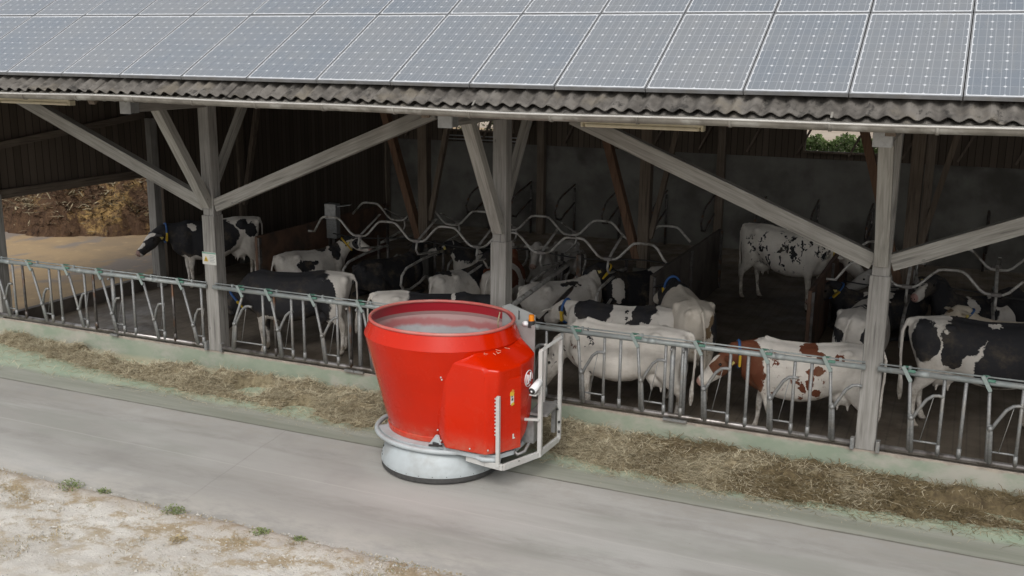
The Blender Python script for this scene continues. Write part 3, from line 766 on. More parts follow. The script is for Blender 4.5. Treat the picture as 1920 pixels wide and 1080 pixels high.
        tag(o, 'dim bent pipe divider against the back wall, %s from the left' % nth, 'stall divider', 'dim pipe dividers along the back wall')
    # slanting gate between the feed place and the stalls
    t = empty('slanted_gate', (4.3, 4.2, 0), 0, 'dull steel gate of two slanting bars behind the red robot', 'gate')
    def lp(p): return (p[0]-4.3, p[1]-4.2, p[2])
    mb = MB(); mb.tube([lp((4.22, 1.9, 1.07)), lp((4.22, 5.0, 1.33))], .045, 8); mb.build('bar', M['tube_in'], t)
    mb = MB(); mb.tube([lp((4.5, 2.1, .62)), lp((4.35, 5.0, .95))], .04, 8); mb.build('bar', M['galv_dark'], t)
    mb = MB(); mb.box(lp((4.36, 4.98, .78)), (.09, .09, 1.36)); mb.build('gate_post', M['galv_dark'], t)
build_stalls()

# ------------------------------------------------------------------ feed heaps, heap of manure, plants
def nz(x, y, s=1, o=0): return mnoise.fractal(Vector((x*s, y*s, o)), 1., 2., 4)
def blades(name, n, pos, length, width, mats, pick, seed, lift=.6, droop=True, curl=.25):
    """many thin bent strips; pos(rng)->(x,y,z) or None"""
    rng = random.Random(seed); V = []; F = []; MI = []
    for _ in range(n):
        p = pos(rng)
        if p is None: continue
        a = rng.uniform(0, 2*math.pi); L = length*rng.uniform(.45, 1.3); w = width*rng.uniform(.6, 1.3)
        el = rng.uniform(-.12, lift)*rng.random(); dx, dy, dz = math.cos(a)*math.cos(el), math.sin(a)*math.cos(el), math.sin(el)
        sx, sy = -math.sin(a)*w, math.cos(a)*w; c = rng.uniform(-curl, curl)*L; z = p[2]
        q1 = (p[0]+dx*L*.5+sx/w*c*.5, p[1]+dy*L*.5+sy/w*c*.5, z+dz*L*.5+.006); q2 = (p[0]+dx*L+sx/w*c*-.2, p[1]+dy*L+sy/w*c*-.2, max(z+dz*L*(.6 if droop else 1.), z*.3+.005))
        b = len(V); tw = rng.uniform(-w, w)*.7
        V += [(p[0]-sx, p[1]-sy, z), (p[0]+sx, p[1]+sy, z+tw), (q1[0]-sx, q1[1]-sy, q1[2]), (q1[0]+sx, q1[1]+sy, q1[2]+tw), (q2[0], q2[1], q2[2])]
        F += [(b, b+1, b+3, b+2), (b+2, b+3, b+4)]; k = pick(p, rng); MI += [k, k]
    mb = MB(); mb.v = V; mb.f = F; mb.mi = MI; mb.sm = [False]*len(F)
    return mb.build(name, mats)

def clamp01(v): return max(0., min(1., v))
def hay_lo(x):
    lo = -1.10 + .10*math.sin(x*1.3) + .14*nz(x, 0, .9, 3) + .09*nz(x, 0, 4, 8)
    if x < .5: lo = -1.08 + (.5-x)*.14 + .12*nz(x, 0, 1.2, 3) + .08*nz(x, 0, 4, 8)
    if x > 10.8: lo += (x-10.8)*.25
    return lo
HOLES = [(-2.0, -.25, .75, .22), (-1.0, -.33, .42, .25), (1.15, -.62, .42, .30), (.0, -.25, .35, .2), (2.2, -.95, .3, .2)]
def hay_h(x, y):
    """height of the feed ribbon along the kerb"""
    lo = hay_lo(x)
    hi = -.14
    if y < lo or y > hi: return -.06
    t = (y-lo)/(hi-lo); prof = (math.sin(math.pi*min(1, t*.80+.0)))**.8
    amp = .13 if x < -.3 else .20
    if x > 10: amp = .2 - (x-10)*.03
    h = amp*prof*(1+.5*nz(x, y, 1.5, 1)) + .10*nz(x, y, 2.8, 2)*prof + .03*nz(x, y, 9, 5)
    for hx, hy, a, b in HOLES:
        d = ((x-hx)/a)**2+((y-hy)/b)**2 + .35*nz(x, y, 3, 9)
        if d < 1: h -= .26*clamp01((1-d)*2.2)
    if 10.0 < x < 12.5:
        d = ((x-11.4)/.9)**2+((y+.62)/.13)**2 + .3*nz(x, y, 3, 9)
        if d < 1: h -= .2*clamp01((1-d)*2)
    return h if h > -.02 else -.06
def silage(x, y):
    """how much of the ribbon is brown silage here"""
    return clamp01((x-6.6)/1.6)*clamp01(.62+.75*nz(x, y, 1.15, 4) + (.4 if x > 9.5 else 0) + (.25 if y > -.45 else -.1))
def build_feed():
    for x0, x1, lab in ((-6.5, 4.9, 'loose hay ribbon along the kerb left of the red robot'), (4.9, 14, 'hay ribbon with brown silage along the kerb right of the red robot')):
        nx, ny = int((x1-x0)/.03), 42
        xs = np.linspace(x0, x1, nx); ys = np.linspace(-1.55, -.12, ny)
        H = [[hay_h(x, y) for x in xs] for y in ys]
        mb = MB(); mb.v = [(xs[i], ys[j], H[j][i]) for j in range(ny) for i in range(nx)]
        for j in range(ny-1):
            for i in range(nx-1):
                hs = (H[j][i], H[j][i+1], H[j+1][i+1], H[j+1][i])
                if max(hs) < -.03: continue
                mb.f.append((j*nx+i, j*nx+i+1, (j+1)*nx+i+1, (j+1)*nx+i)); mb.sm.append(False)
                mb.mi.append(1 if silage(xs[i], ys[j]) > .5 else 0)
        base = mb.build('hay', [M['hay_base'], M['silage_base']]); tag(base, lab, 'hay', kind='stuff')
        def pos(r):
            x = r.uniform(x0, x1); y = r.uniform(-1.35, -.13) if r.random() < .5 else hay_lo(x)+r.uniform(-.12, .35); h = hay_h(x, y)
            if h < -.02: return (x, y, .008) if r.random() < .10 else None
            if silage(x, y) > .5 and r.random() < .35: return None
            return (x, y, h+r.uniform(-.008, .022))
        def pick(p, r):
            s = silage(p[0], p[1])
            return (2 if r.random() < s*.86 else (0 if r.random() < .55 else 1)) if s > .25 else (0 if r.random() < .62 else 1)
        o = blades('straw', 42000 if x0 < 0 else 40000, pos, .17, .0030, [M['straw1'], M['straw2'], M['straw3']], pick, 5 if x0 < 0 else 6, lift=.8, curl=.5)
        o.name = 'hay_strands'; o.parent = base
    # thin scatter on the green floor
    def pos2(r):
        x = r.uniform(-6, 13); y = hay_lo(x) - abs(r.gauss(0, .17)); return (x, y, .008) if y > -1.9 else None
    o = blades('scattered_straw', 6000, pos2, .06, .0018, [M['straw1'], M['straw2']], lambda p, r: int(r.random() < .5), 11, lift=.05)
    tag(o, 'thin scatter of straw bits on the green floor', 'straw', kind='stuff')
build_feed()

def build_heap():
    def h(x, y):
        ex = (x+13.4)/8.2; ey = (y-13.6)/7.2
        d = ex*ex+ey*ey+.25*nz(x, y, .35, 2)
        if d > 1: return .30
        return .36 + 2.3*(1-d)**.55*(1+.25*nz(x, y, .6, 1)) + .30*nz(x, y, 1.4, 3)+.16*nz(x, y, 4, 7)
    o = grid_mesh('manure_heap', -23, -5.3, 5.6, 21, 200, 170, h, M['manure'], smooth=False)
    tag(o, 'big brown heap of manure and yellow straw in the yard beyond the left opening', 'manure heap')
    def pos(r):
        x = r.uniform(-22, -5.6); y = r.uniform(6, 14); z = h(x, y)
        return (x, y, z+r.uniform(0, .05)) if z > .34 else None
    s = blades('straw', 24000, pos, .34, .016, [M['straw2'], M['silage_base'], M['manure']], lambda p, r: 0 if nz(p[0], p[1], .5, 8) > .05 and r.random() < .7 else (1 if r.random() < .5 else 2), 21, lift=.9)
    s.parent = o
build_heap()

def build_plants():
    # dry grass on the gravel
    def pos(r):
        x = r.uniform(-4, 12); y = -4.35 - abs(r.gauss(0, 1.7))
        if y < -9: return None
        v = nz(x, y, 1.1, 6)+.45*nz(x, y, 4, 2)
        edge = y > -4.6 and r.random() < .35
        return (x, y, 0.) if v > .17 or edge else None
    o = blades('dry_grass', 60000, pos, .045, .0028, [M['dry'], M['straw2'], M['leaf']], lambda p, r: 0 if r.random() < .6 else (1 if r.random() < .93 else 2), 31, lift=1.3, droop=False)
    tag(o, 'short dry grass growing in patches on the gravel', 'grass', kind='stuff')
    r = random.Random(8); mb = MB()
    for _ in range(9000):
        x = r.uniform(-3, 10); y = -4.31-abs(r.gauss(0, 1.4)); s = r.uniform(.005, .015)*(1.6 if r.random() < .05 else 1)
        a = r.random()*6; c, d = math.cos(a), math.sin(a)
        vs = [(x+(c*u-d*v)*s, y+(d*u+c*v)*s*.8, -.004+w*s) for u, v, w in ((-1, -.6, 0), (1, -.7, 0), (.9, .8, 0), (-.8, .7, 0), (-.5, -.3, .8), (.5, -.4, .9), (.4, .4, .7), (-.4, .3, .85))]
        mb.add(vs, [(4, 5, 6, 7), (0, 1, 5, 4), (1, 2, 6, 5), (2, 3, 7, 6), (3, 0, 4, 7)])
    tag(mb.build('gravel', M['stone']), 'loose pale stones on the gravel ground', 'gravel', kind='stuff')
    # green weeds on the concrete edge
    W = [(1.31, -4.40, .17, 1.0, 'largest green weed on the edge of the concrete road, furthest left'),
         (2.89, -4.42, .14, .8, 'green weed on the road edge, right of the largest weed'),
         (4.12, -4.44, .11, .6, 'flat green weed on the road edge, second from the right'),
         (1.78, -4.36, .09, .5, 'small low weed just right of the largest weed on the road edge'),
         (4.60, -4.40, .08, .45, 'small green weed on the road edge, furthest right'),
         (3.42, -4.95, .11, .5, 'low yellowish weed out on the gravel')]
    for i, (x, y, rad, hh, lab) in enumerate(W):
        rr = random.Random(50+i); mb = MB()
        for k in range(int(240*rad/.15)):
            a = rr.uniform(0, 6.283); d = rad*rr.random()**.7; px, py = d*math.cos(a), d*.8*math.sin(a)
            z = rr.random()*.11*hh*(1-d/rad*.6); L = rr.uniform(.012, .034); b = rr.uniform(0, 6.28); t = rr.uniform(-.5, .8)
            c, s_ = math.cos(b), math.sin(b)
            mb.add([(px, py, z), (px+c*L*.5-s_*L*.3, py+s_*L*.5+c*L*.3, z+L*.3*t+.004), (px+c*L, py+s_*L, z+L*t), (px+c*L*.5+s_*L*.3, py+s_*L*.5-c*L*.3, z+L*.3*t)], [(0, 1, 2, 3)])
        o = mb.build('weed', M['leaf'] if i != 5 else M['dry']); o.location = (x, y, 0); tag(o, lab, 'weed', 'weeds along the road edge')
    # shrub row behind the barn
    for nm, x0, x1, y, z1, lab, sd in (('hedge', 6.0, 12.0, 17.2, 2.85, 'low leafy green hedge seen through the right window opening of the back wall', 3), ('hedge', -6.5, -1.0, 17.0, 4.1, 'green shrubs seen through the left window opening of the back wall', 4)):
        rr = random.Random(sd); mb = MB(); n = 15000
        for k in range(n):
            x = rr.uniform(x0, x1); top = z1+.22*nz(x, 0, 1.6, sd)+.1*nz(x, 0, 5, sd); z = top-abs(rr.gauss(0, .55)); 
            if z < .1: z = rr.uniform(.1, top)
            yy = y+rr.gauss(0, .45)*(1.1-(z/top)**4*.6); L = rr.uniform(.05, .12); a = Vector((rr.gauss(0, 1), rr.gauss(0, 1), rr.gauss(0, 1))).normalized(); b = a.orthogonal().normalized()
            p = Vector((x, yy, z)); mb.add([p, p+a*L*.5+b*L*.3, p+a*L, p+a*L*.5-b*L*.3], [(0, 1, 2, 3)])
        h = empty(nm, ((x0+x1)/2, y, 0), 0, lab, 'hedge'); mb.v = [(v[0]-(x0+x1)/2, v[1]-y, v[2]) for v in mb.v]
        mb.build('foliage', M['leaf2'], h)
        mb = MB()
        for k in range(14):
            x = -(x1-x0)/2+(k+.5)*(x1-x0)/14; mb.tube([(x, 0, 0), (x+.05, .02, z1*.5), (x+.15, 0, z1*.85)], [.05, .035, .015], 6)
        mb.build('stem', M['wood_in'], h)
build_plants()

# ------------------------------------------------------------------ feeding robot
def build_robot():
    t = empty('feeding_robot', (4.95, -1.75, 0), 0, 'red mixing and feeding robot with an open round tub on a white drum base', 'feeding robot')
    OX, OY = 4.95, -1.75
    def bd(mb, name, m, par=t, auto=False):
        mb.v = [(v[0]-OX, v[1]-OY, v[2]) for v in mb.v]; return mb.build(name, m, par, auto)
    bc = (4.985, -1.795)
    mb = MB(); mb.lathe([(.60, .015), (.75, .012), (.775, .03), (.775, .085), (.75, .10)], bc, 96); bd(mb, 'rubber_skirt', M['rubber'], auto=40)
    mb = MB(); mb.lathe([(.765, .085), (.778, .09), (.778, .125), (.772, .15), (.752, .22), (.722, .29), (.685, .34), (.63, .385), (.60, .42)], bc, 96); dr = bd(mb, 'drum_base', M['white_paint'], auto=40)
    for i in range(14):
        a = -math.pi + i*2*math.pi/28 + .1; mb = MB(); mb.sphere((bc[0]+.774*math.cos(a), bc[1]+.774*math.sin(a), .108), .008, 6); bd(mb, 'bolt', M['galv_dark'], dr)
    for a, z in ((-2.62, .345), (-2.57, .335), (-2.62, .24), (-2.60, .17), (-2.5, .16)):
        mb = MB(); mb.box((bc[0]+(.80-.24*z)*math.cos(a), bc[1]+(.80-.24*z)*math.sin(a), z), (.035, .02, .022), Matrix.Rotation(a+1.57, 3, 'Z'), bev=.005); bd(mb, 'hose_clip', M['dark'], dr)
    # deck plate around the foot of the tub, running out to the step
    pl = []
    for i in range(40):
        a = math.radians(60)+i/39*math.radians(232); pl.append((4.99+(.78 if a < 3.6 else .90)*math.cos(a), -1.69+(.70 if a < 3.6 else .74)*math.sin(a)))
    pl += [(5.75, -2.40), (6.0, -2.33), (6.12, -2.1), (6.1, -1.3), (5.6, -1.0)]
    mb = MB(); mb.prism(pl, .40, .455); bd(mb, 'deck_plate', M['white_paint'])
    ring = []
    for i in range(46):
        a = math.radians(105)+i/45*math.radians(205); ring.append((4.985+.915*math.cos(a), -1.69+.78*math.sin(a), .425-.02*i/45))
    ring += [(5.85, -2.40, .40), (6.05, -2.33, .40)]
    mb = MB(); mb.tube(ring, .032, 10); bd(mb, 'bumper_ring', M['white_paint'])
    # tub: elliptical cone, folded-in collar, rolled rim
    tc = (4.92, -1.655); ab = (1.03, .92)
    def L(z, r, o): return (r, z), o
    P_ = [((.675, .455), (.02, -.02)), ((.70, .46), (.02, -.02)), ((.705, .52), (.02, -.02)), ((.695, .53), (.02, -.02)), ((.70, .545), (.02, -.02)), ((.975, 1.665), (0, 0)), ((.982, 1.69), (0, 0)), ((.905, 1.872), (0, 0))]
    mb = MB(); mb.lathe([p for p, o in P_], tc, 112, ab, offs=[o for p, o in P_]); tub = bd(mb, 'tub', M['red'], auto=25)
    Q = [((.895, 1.885), (0, 0)), ((.955, 1.69), (0, 0)), ((.69, .55), (.02, -.02)), ((.30, .50), (.02, -.02)), ((.02, .50), (.02, -.02))]
    mb = MB(); mb.lathe([p for p, o in Q][::-1], tc, 112, ab, offs=[o for p, o in Q][::-1]); bd(mb, 'tub_lining', M['tub_in'], tub, auto=25)
    mb = MB(); mb.tube([(tc[0]+.902*ab[0]*math.cos(a), tc[1]+.902*ab[1]*math.sin(a), 1.885+.004*math.sin(3*a)) for a in np.linspace(0, 2*math.pi, 120, endpoint=False)], .021, 10, closed=True); bd(mb, 'rim', M['red_dusty'], tub)
    # mixing auger in the tub
    mb = MB(); mb.lathe([(.30, .5), (.24, .8), (.14, 1.05), (.05, 1.18), (.0, 1.2)], (4.94, -1.67), 32); bd(mb, 'auger', M['tub_in'], tub)
    # clips on the collar seam
    mb = MB()
    for a in np.linspace(-2.9, -.5, 9): mb.box((tc[0]+.90*1.03*math.cos(a), tc[1]+.90*.92*math.sin(a), 1.862), (.05, .012, .016), Matrix.Rotation(a+1.57, 3, 'Z'))
    bd(mb, 'seam_clip', M['red'], tub)
    mb = MB(); mb.box((4.25, -2.20, 1.83), (.06, .03, .05), bev=.01); mb.box((5.12, -.82, 1.86), (.08, .02, .05), bev=.01); bd(mb, 'hook', M['tread'], tub)
    mb = MB(); mb.tube([(5.44, -1.02, 1.86), (5.43, -1.06, 1.74), (5.44, -1.07, 1.62)], .01, 5); bd(mb, 'straw_wisp', M['straw2'], tub)
    # drive housing, faceted, with sloping top
    lo = [(5.20, -2.33), (5.36, -2.44), (5.90, -2.44), (5.99, -2.37), (6.16, -2.02), (6.17, -1.85), (6.165, -1.68), (5.9, -1.3), (5.2, -1.5)]
    hi = [(5.14, -2.30, 1.60), (5.34, -2.38, 1.565), (5.90, -2.42, 1.53), (6.04, -2.36, 1.52), (6.18, -2.03, 1.53), (6.195, -1.85, 1.545), (6.205, -1.66, 1.575), (5.9, -1.2, 1.5), (5.2, -1.5, 1.5)]
    zb = [.62, .47, .47, .48, .50, .60, .80, .80, .5]
    top = [(5.20, -2.28, 1.67), (5.38, -2.35, 1.675), (5.62, -2.22, 1.685), (5.74, -2.03, 1.69), (5.83, -1.75, 1.695), (5.88, -1.6, 1.70), (5.90, -1.42, 1.69), (5.8, -1.2, 1.67), (5.2, -1.5, 1.6)]
    n = len(lo); vs = [(x, y, zb[i]) for i, (x, y) in enumerate(lo)] + hi + top
    fs = [tuple(range(n-1, -1, -1))] + [(k*n+i, k*n+(i+1) % n, (k+1)*n+(i+1) % n, (k+1)*n+i) for k in range(2) for i in range(n)] + [tuple(range(2*n, 3*n))]
    import bmesh
    me = bpy.data.meshes.new('drive_housing'); me.from_pydata([(x-OX, y-OY, z) for x, y, z in vs], [], fs)
    bm = bmesh.new(); bm.from_mesh(me); bmesh.ops.recalc_face_normals(bm, faces=bm.faces)
    bmesh.ops.triangulate(bm, faces=[f for f in bm.faces if len(f.verts) == 4])
    bmesh.ops.bevel(bm, geom=[e for e in bm.edges if e.calc_face_angle(0) > .25], offset=.034, segments=4, affect='EDGES', profile=.6)
    for f in bm.faces: f.smooth = True
    bm.to_mesh(me); bm.free(); me.set_sharp_from_angle(angle=R(32)); me.materials.append(M['red'])
    ho = bpy.data.objects.new('drive_housing', me); col.objects.link(ho); ho.parent = t
    # service door on the corner face
    a, b = Vector((6.012, -2.355, 0)), Vector((6.185, -2.035, 0)); d = (b-a).normalized(); nn = Vector((d.y, -d.x, 0))
    if nn.y > 0: nn = -nn
    Mx = Matrix((d, -nn, Vector((0, 0, 1)))).transposed()
    c = (a+b)/2 + nn*.006; mb = MB(); mb.box((c.x-.005, c.y, .94), ((b-a).length*.98, .02, .90), Mx, bev=.012); dr = bd(mb, 'service_door', M['red'])
    c2 = c+nn*.014
    def dec(name, m, u, z, w, h, off=.0, rot=0):
        mb = MB(); p = c2+d*u+nn*off; mb.box((p.x-.005, p.y, z), (w, .003, h), Mx @ Matrix.Rotation(rot, 3, 'Y')); return bd(mb, name, m, dr)
    # sticker: a small yellow and white emblem
    dec('sticker', M['sign_white'], .035, 1.14, .05, .15); dec('sticker_band', M['yellow'], .03, 1.20, .058, .05, .003, .2); dec('sticker_band', M['orange'], .04, 1.235, .035, .035, .004, .5)
    dec('sticker_mark', M['dark'], .035, 1.13, .024, .03, .003, .3); dec('sticker_mark', M['dark'], .03, 1.165, .018, .018, .003); dec('sticker_band', M['yellow'], .04, 1.07, .045, .03, .003, -.4)
    dec('small_sticker', M['sign_white'], .055, .66, .02, .06); dec('small_sticker', M['sign_white'], .062, .636, .035, .016, .002)
    mb = MB(); mb.bar((a.x-.01, a.y-.008, .5), (a.x-.01, a.y-.008, 1.37), .006, .01); bd(mb, 'door_seam', M['red_dusty'], dr)
    # round white logo on the side face: ring with a slanted two stroke mark
    e1, e2 = Vector((6.178, -2.0, 0)), Vector((6.196, -1.66, 0)); ld = (e2-e1).normalized(); ln = Vector((ld.y, -ld.x, 0))
    if ln.x < 0: ln = -ln
    lc = e1+ld*.17+ln*.006 + Vector((0, 0, 1.30))
    def LP(u, v, o=0): return lc + ld*u + Vector((0, 0, v)) + ln*o
    mb = MB(); mb.tube([LP(.10*math.cos(q), .10*math.sin(q)) for q in np.linspace(-.35, 5.2, 40)], .0055, 6)
    mb.tube([LP(-.06, -.06, .002), LP(-.045, .06, .002)], .008, 6); mb.tube([LP(-.06, -.06, .002), LP(.0, -.06, .002), LP(.0, .045, .002)], .008, 6); mb.tube([LP(.0, .0, .002), LP(.045, -.05, .002), LP(.05, .065, .002)], .008, 6)
    bd(mb, 'emblem', M['white_plastic'], ho)
    # rivets / bolts on the housing
    for x, y, z in ((5.30, -2.42, 1.36), (5.31, -2.415, 1.33), (5.22, -2.36, .66), (5.70, -2.452, .53), (5.30, -2.43, .56), (5.93, -2.43, .54)): mb = MB(); mb.sphere((x, y, z), .012, 6); bd(mb, 'bolt', M['frame_white'], ho)
    mb = MB(); mb.box((5.22, -2.40, .49), (.09, .05, .05), bev=.012); mb.bar((5.13, -2.42, .47), (5.32, -2.44, .5), .02, .02); bd(mb, 'latch', M['dark'])
    mb = MB(); mb.prism([(5.10, -2.38), (5.32, -2.43), (5.24, -2.34)], .455, .60, [(5.2, -2.37, .60), (5.23, -2.40, .60), (5.24, -2.36, .60)]); bd(mb, 'gusset', M['white_paint'])
    rr = random.Random(2); mb = MB()
    for i in range(26):
        s_ = rr.gauss(0, .1); x = 5.72+s_; y = -2.11+s_*.4-rr.random()*.12; z = 1.70-(abs(y+2.03))*.45+.012
        a_ = rr.uniform(0, 6); mb.bar((x, y, z), (x+.07*math.cos(a_), y+.04*math.sin(a_), z-.01), .004, .003)
    bd(mb, 'straw_wisp', M['straw1'], ho)['kind'] = 'stuff'
    # grey cabinet behind the tub with beacon
    top = [(5.45, -.97, 1.93), (5.74, -1.17, 1.75), (6.03, -1.25, 1.80), (5.86, -.82, 1.82), (5.50, -.84, 1.94)]
    mb = MB(); mb.prism([(p[0], p[1]) for p in top], .85, 1.9, top); cb = bd(mb, 'grey_cabinet', M['grey_box'])
    mb = MB(); mb.lathe([(.0, 1.925), (.035, 1.92), (.038, 1.85), (.04, 1.84)], (5.955, -1.19), 20); bd(mb, 'beacon', M['amber'], cb, auto=40)
    mb = MB(); mb.lathe([(.04, 1.845), (.045, 1.84), (.045, 1.775), (.05, 1.76)], (5.955, -1.19), 20); bd(mb, 'beacon_base', M['dark'], cb, auto=40)
    mb = MB(); mb.sphere((5.88, -1.20, 1.80), .045, 14, (1, 1, .8)); bd(mb, 'white_dome', M['white_plastic'], cb)
    mb = MB(); mb.tube([(5.72, -1.05, 1.8), (5.72, -1.04, 1.91), (5.71, -1.04, 1.91)], .008, 6); bd(mb, 'antenna', M['dark'], cb)
    # tubular safety frame with step
    FX = [(5.60, -2.34, .36), (5.86, -2.36, .34), (6.10, -2.37, .33), (6.33, -1.80, .33), (6.36, -1.22, .33)]
    mb = MB(); 
    for i in range(4): mb.bar(FX[i], FX[i+1], .04, .075, bev=.006)
    fr = bd(mb, 'safety_frame', M['frame_white'])
    def tb(name, a, b, w=.04, m='frame_white', par=None, h=None): mb = MB(); mb.bar(a, b, w, h or w, up=(0, 1, 0), bev=.006); return bd(mb, name, M[m], par or fr)
    tb('frame_upright', (6.04, -2.385, .33), (6.04, -2.385, 1.22), .045)
    tb('frame_upright', (6.34, -1.80, .30), (6.34, -1.80, 1.66), .05)
    tb('frame_upright', (6.37, -1.22, .33), (6.37, -1.22, 1.66), .045)
    tb('frame_upright', (6.16, -1.25, .78), (6.20, -1.30, 1.60), .035)
    tb('frame_top', (6.34, -1.80, 1.66), (6.37, -1.22, 1.685), .04)
    mb = MB()
    for i in range(11): mb.box((6.012, -2.40, 1.19-i*.045), (.016, .02, .014))
    bd(mb, 'tooth', M['frame_white'], fr)
    mb = MB(); mb.box((6.25, -1.45, .80), (.24, .5, .03), Matrix.Rotation(.08, 3, 'Z')); mb.box((6.30, -1.2, .62), (.05, .12, .40)); bd(mb, 'step_plate', M['tread'])
    mb = MB(); mb.box((6.16, -1.66, .60), (.17, .22, .32), bev=.01); bd(mb, 'motor_box', M['tread'])
    tb('step_bar', (6.12, -1.90, .79), (6.34, -1.83, .79), .03)
    mb = MB(); mb.tube([(6.1, -2.05, .44), (6.16, -2.08, .40), (6.22, -2.0, .42), (6.24, -1.9, .5)], .02, 6); bd(mb, 'pipe', M['galv'])
    for x, y, z in ((6.36, -1.25, .75), (6.385, -1.25, .58), (6.385, -1.25, .45), (6.2, -2.12, .35)): mb = MB(); mb.sphere((x, y-.02, z), .018, 8); bd(mb, 'bolt', M['dark'], fr)
    mb = MB(); mb.tube([(6.30, -1.97, 1.20), (6.33, -1.80, 1.27)], .048, 16); sc = bd(mb, 'scanner', M['white_plastic'], fr)
    mb = MB(); mb.tube([(6.297, -1.985, 1.194), (6.30, -1.965, 1.20)], .040, 16); bd(mb, 'scanner_window', M['dark'], sc)
    mb = MB(); mb.tube([(6.295, -1.992, 1.191), (6.297, -1.98, 1.194)], .014, 10); bd(mb, 'lens', M['white_plastic'], sc)
    mb = MB(); mb.box((6.31, -1.88, 1.145), (.09, .2, .012)); bd(mb, 'scanner_bracket', M['frame_white'], sc)
build_robot()

# ------------------------------------------------------------------ cows
def loft(mb, rings, n=16, up=(0, 0, 1)):
    """rings: (center, half width, half height[, up vector])"""
    m = len(rings); vs = []
    C = [Vector(r[0]) for r in rings]
    for i, r in enumerate(rings):
        t = (C[min(i+1, m-1)]-C[max(i-1, 0)]).normalized(); u = Vector(r[3] if len(r) > 3 else up)
        sd = u.cross(t)
        if sd.length < 1e-3: sd = Vector((0, 1, 0))
        sd.normalize(); u = t.cross(sd)
        for k in range(n):
            a = 2*math.pi*k/n; vs.append(C[i]+sd*(r[1]*math.cos(a))+u*(r[2]*math.sin(a)))
    t0 = (C[0]-C[1]).normalized(); t1 = (C[-1]-C[-2]).normalized()
    vs += [C[0]+t0*min(rings[0][1], rings[0][2])*.5, C[-1]+t1*min(rings[-1][1], rings[-1][2])*.5]
    fs = [(i*n+k, i*n+(k+1) % n, (i+1)*n+(k+1) % n, (i+1)*n+k) for i in range(m-1) for k in range(n)]
    fs += [(m*n, (k+1) % n, k) for k in range(n)] + [(m*n+1, (m-1)*n+k, (m-1)*n+(k+1) % n) for k in range(n)]
    mb.add(vs, fs, True)
def torso(mb, rings, n=26):
    """rings: (x, y, ztop, zbottom, half width, level of the widest point 0..1, squareness)"""
    vs = []; m = len(rings)
    for x, y, zt, zb, hw, wl, sq in rings:
        zc = zb+(zt-zb)*wl
        for k in range(n):
            a = 2*math.pi*k/n; ca, sa = math.cos(a), math.sin(a)
            e = sq if sa > 0 else .82
            cx = math.copysign(abs(ca)**e, ca); sx = math.copysign(abs(sa)**(1.0 if sa > 0 else .9), sa)
            vs.append((x, y+hw*cx, zc+(sx*(zt-zc) if sa > 0 else sx*(zc-zb))))
    fs = [(i*n+k, (i+1)*n+k, (i+1)*n+(k+1) % n, i*n+(k+1) % n) for i in range(m-1) for k in range(n)]
    a, b = rings[0], rings[-1]
    vs += [(a[0]-.03, a[1], (a[2]+a[3])/2), (b[0]+.03, b[1], (b[2]+b[3])/2)]
    fs += [(m*n, k, (k+1) % n) for k in range(n)] + [(m*n+1, (m-1)*n+(k+1) % n, (m-1)*n+k) for k in range(n)]
    mb.add(vs, fs, True)

def coat(name, base, layers, hd, standing=True):
    g = G(name, .75, spec=.25)
    nc = g.noise(5.5, 4, .6, color=True)
    p = g.vmath('ADD', g.obj, g.vmath('SCALE', g.vmath('SUBTRACT', nc, (.5, .5, .5)), .24))
    pf = g.vmath('ADD', g.obj, g.vmath('SCALE', g.vmath('SUBTRACT', nc, (.5, .5, .5)), .07))
    def field(blobs, pp):
        out = None
        for b in blobs:
            if b[0] == 'H':
                _, t_, up_, sd_, rx, ry, rz = b; c = hd['p']+hd['d']*t_+hd['u']*up_+hd['s']*sd_; rr = (rx, ry, rz); src = pf
            else: c = b[:3]; rr = b[3:6]; src = pp
            v = g.length(g.vmath('DIVIDE', g.vmath('SUBTRACT', src, tuple(c)), rr))
            out = v if out is None else g.math('MINIMUM', out, v)
        return out
    c = base; n1 = g.noise(2.2, 4, .6)
    c = g.mix(g.step(n1, .35, .7), base, tuple(v*.82 for v in base))
    for L in layers:
        if L[0] == 'b':
            f = g.step(field(L[2], p), .97, 1.03, 1, 0)
        else:
            _, cc, sc, th, reg = L
            f = g.math('MULTIPLY', g.step(g.noise(sc, 3, .55, g.mapping(scale=(1, .6, .62), rot=(0, .5, 0), vec=p)), th, th+.025), g.step(field(reg, p), .85, 1.05, 1, 0))
        c = g.mix(f, c, L[1])
    # pink grey nose, hooves, soiling of the lower legs and belly
    nose = g.length(g.vmath('SUBTRACT', g.obj, tuple(hd['p']+hd['d']*.565)))
    c = g.mix(g.step(nose, .065, .09, 1, 0), c, hd['nose'])
    z = g.sep()[2]
    if standing:
        dirt = g.math('MULTIPLY', g.step(z, .3, .85, .8, .0), g.step(g.noise(5, 6, .75), .38, .6))
        c = g.mix(dirt, c, (.17, .13, .085)); c = g.mix(g.step(z, .055, .075, 1, 0), c, (.06, .05, .04))
    c = g.mix(g.math('MULTIPLY', g.step(g.noise(3.1, 6, .7), .48, .75, 0, .5), g.step(z, 1.5, .5, .3, 1)), c, (.25, .19, .12))
    g.color(c); g.bump(g.math('ADD', g.noise(55, 3, .7, g.mapping(scale=(.35, 1, 1))), g.math('MULTIPLY', g.noise(7, 3, .5), 3.)), .35, .012)
    return g.m

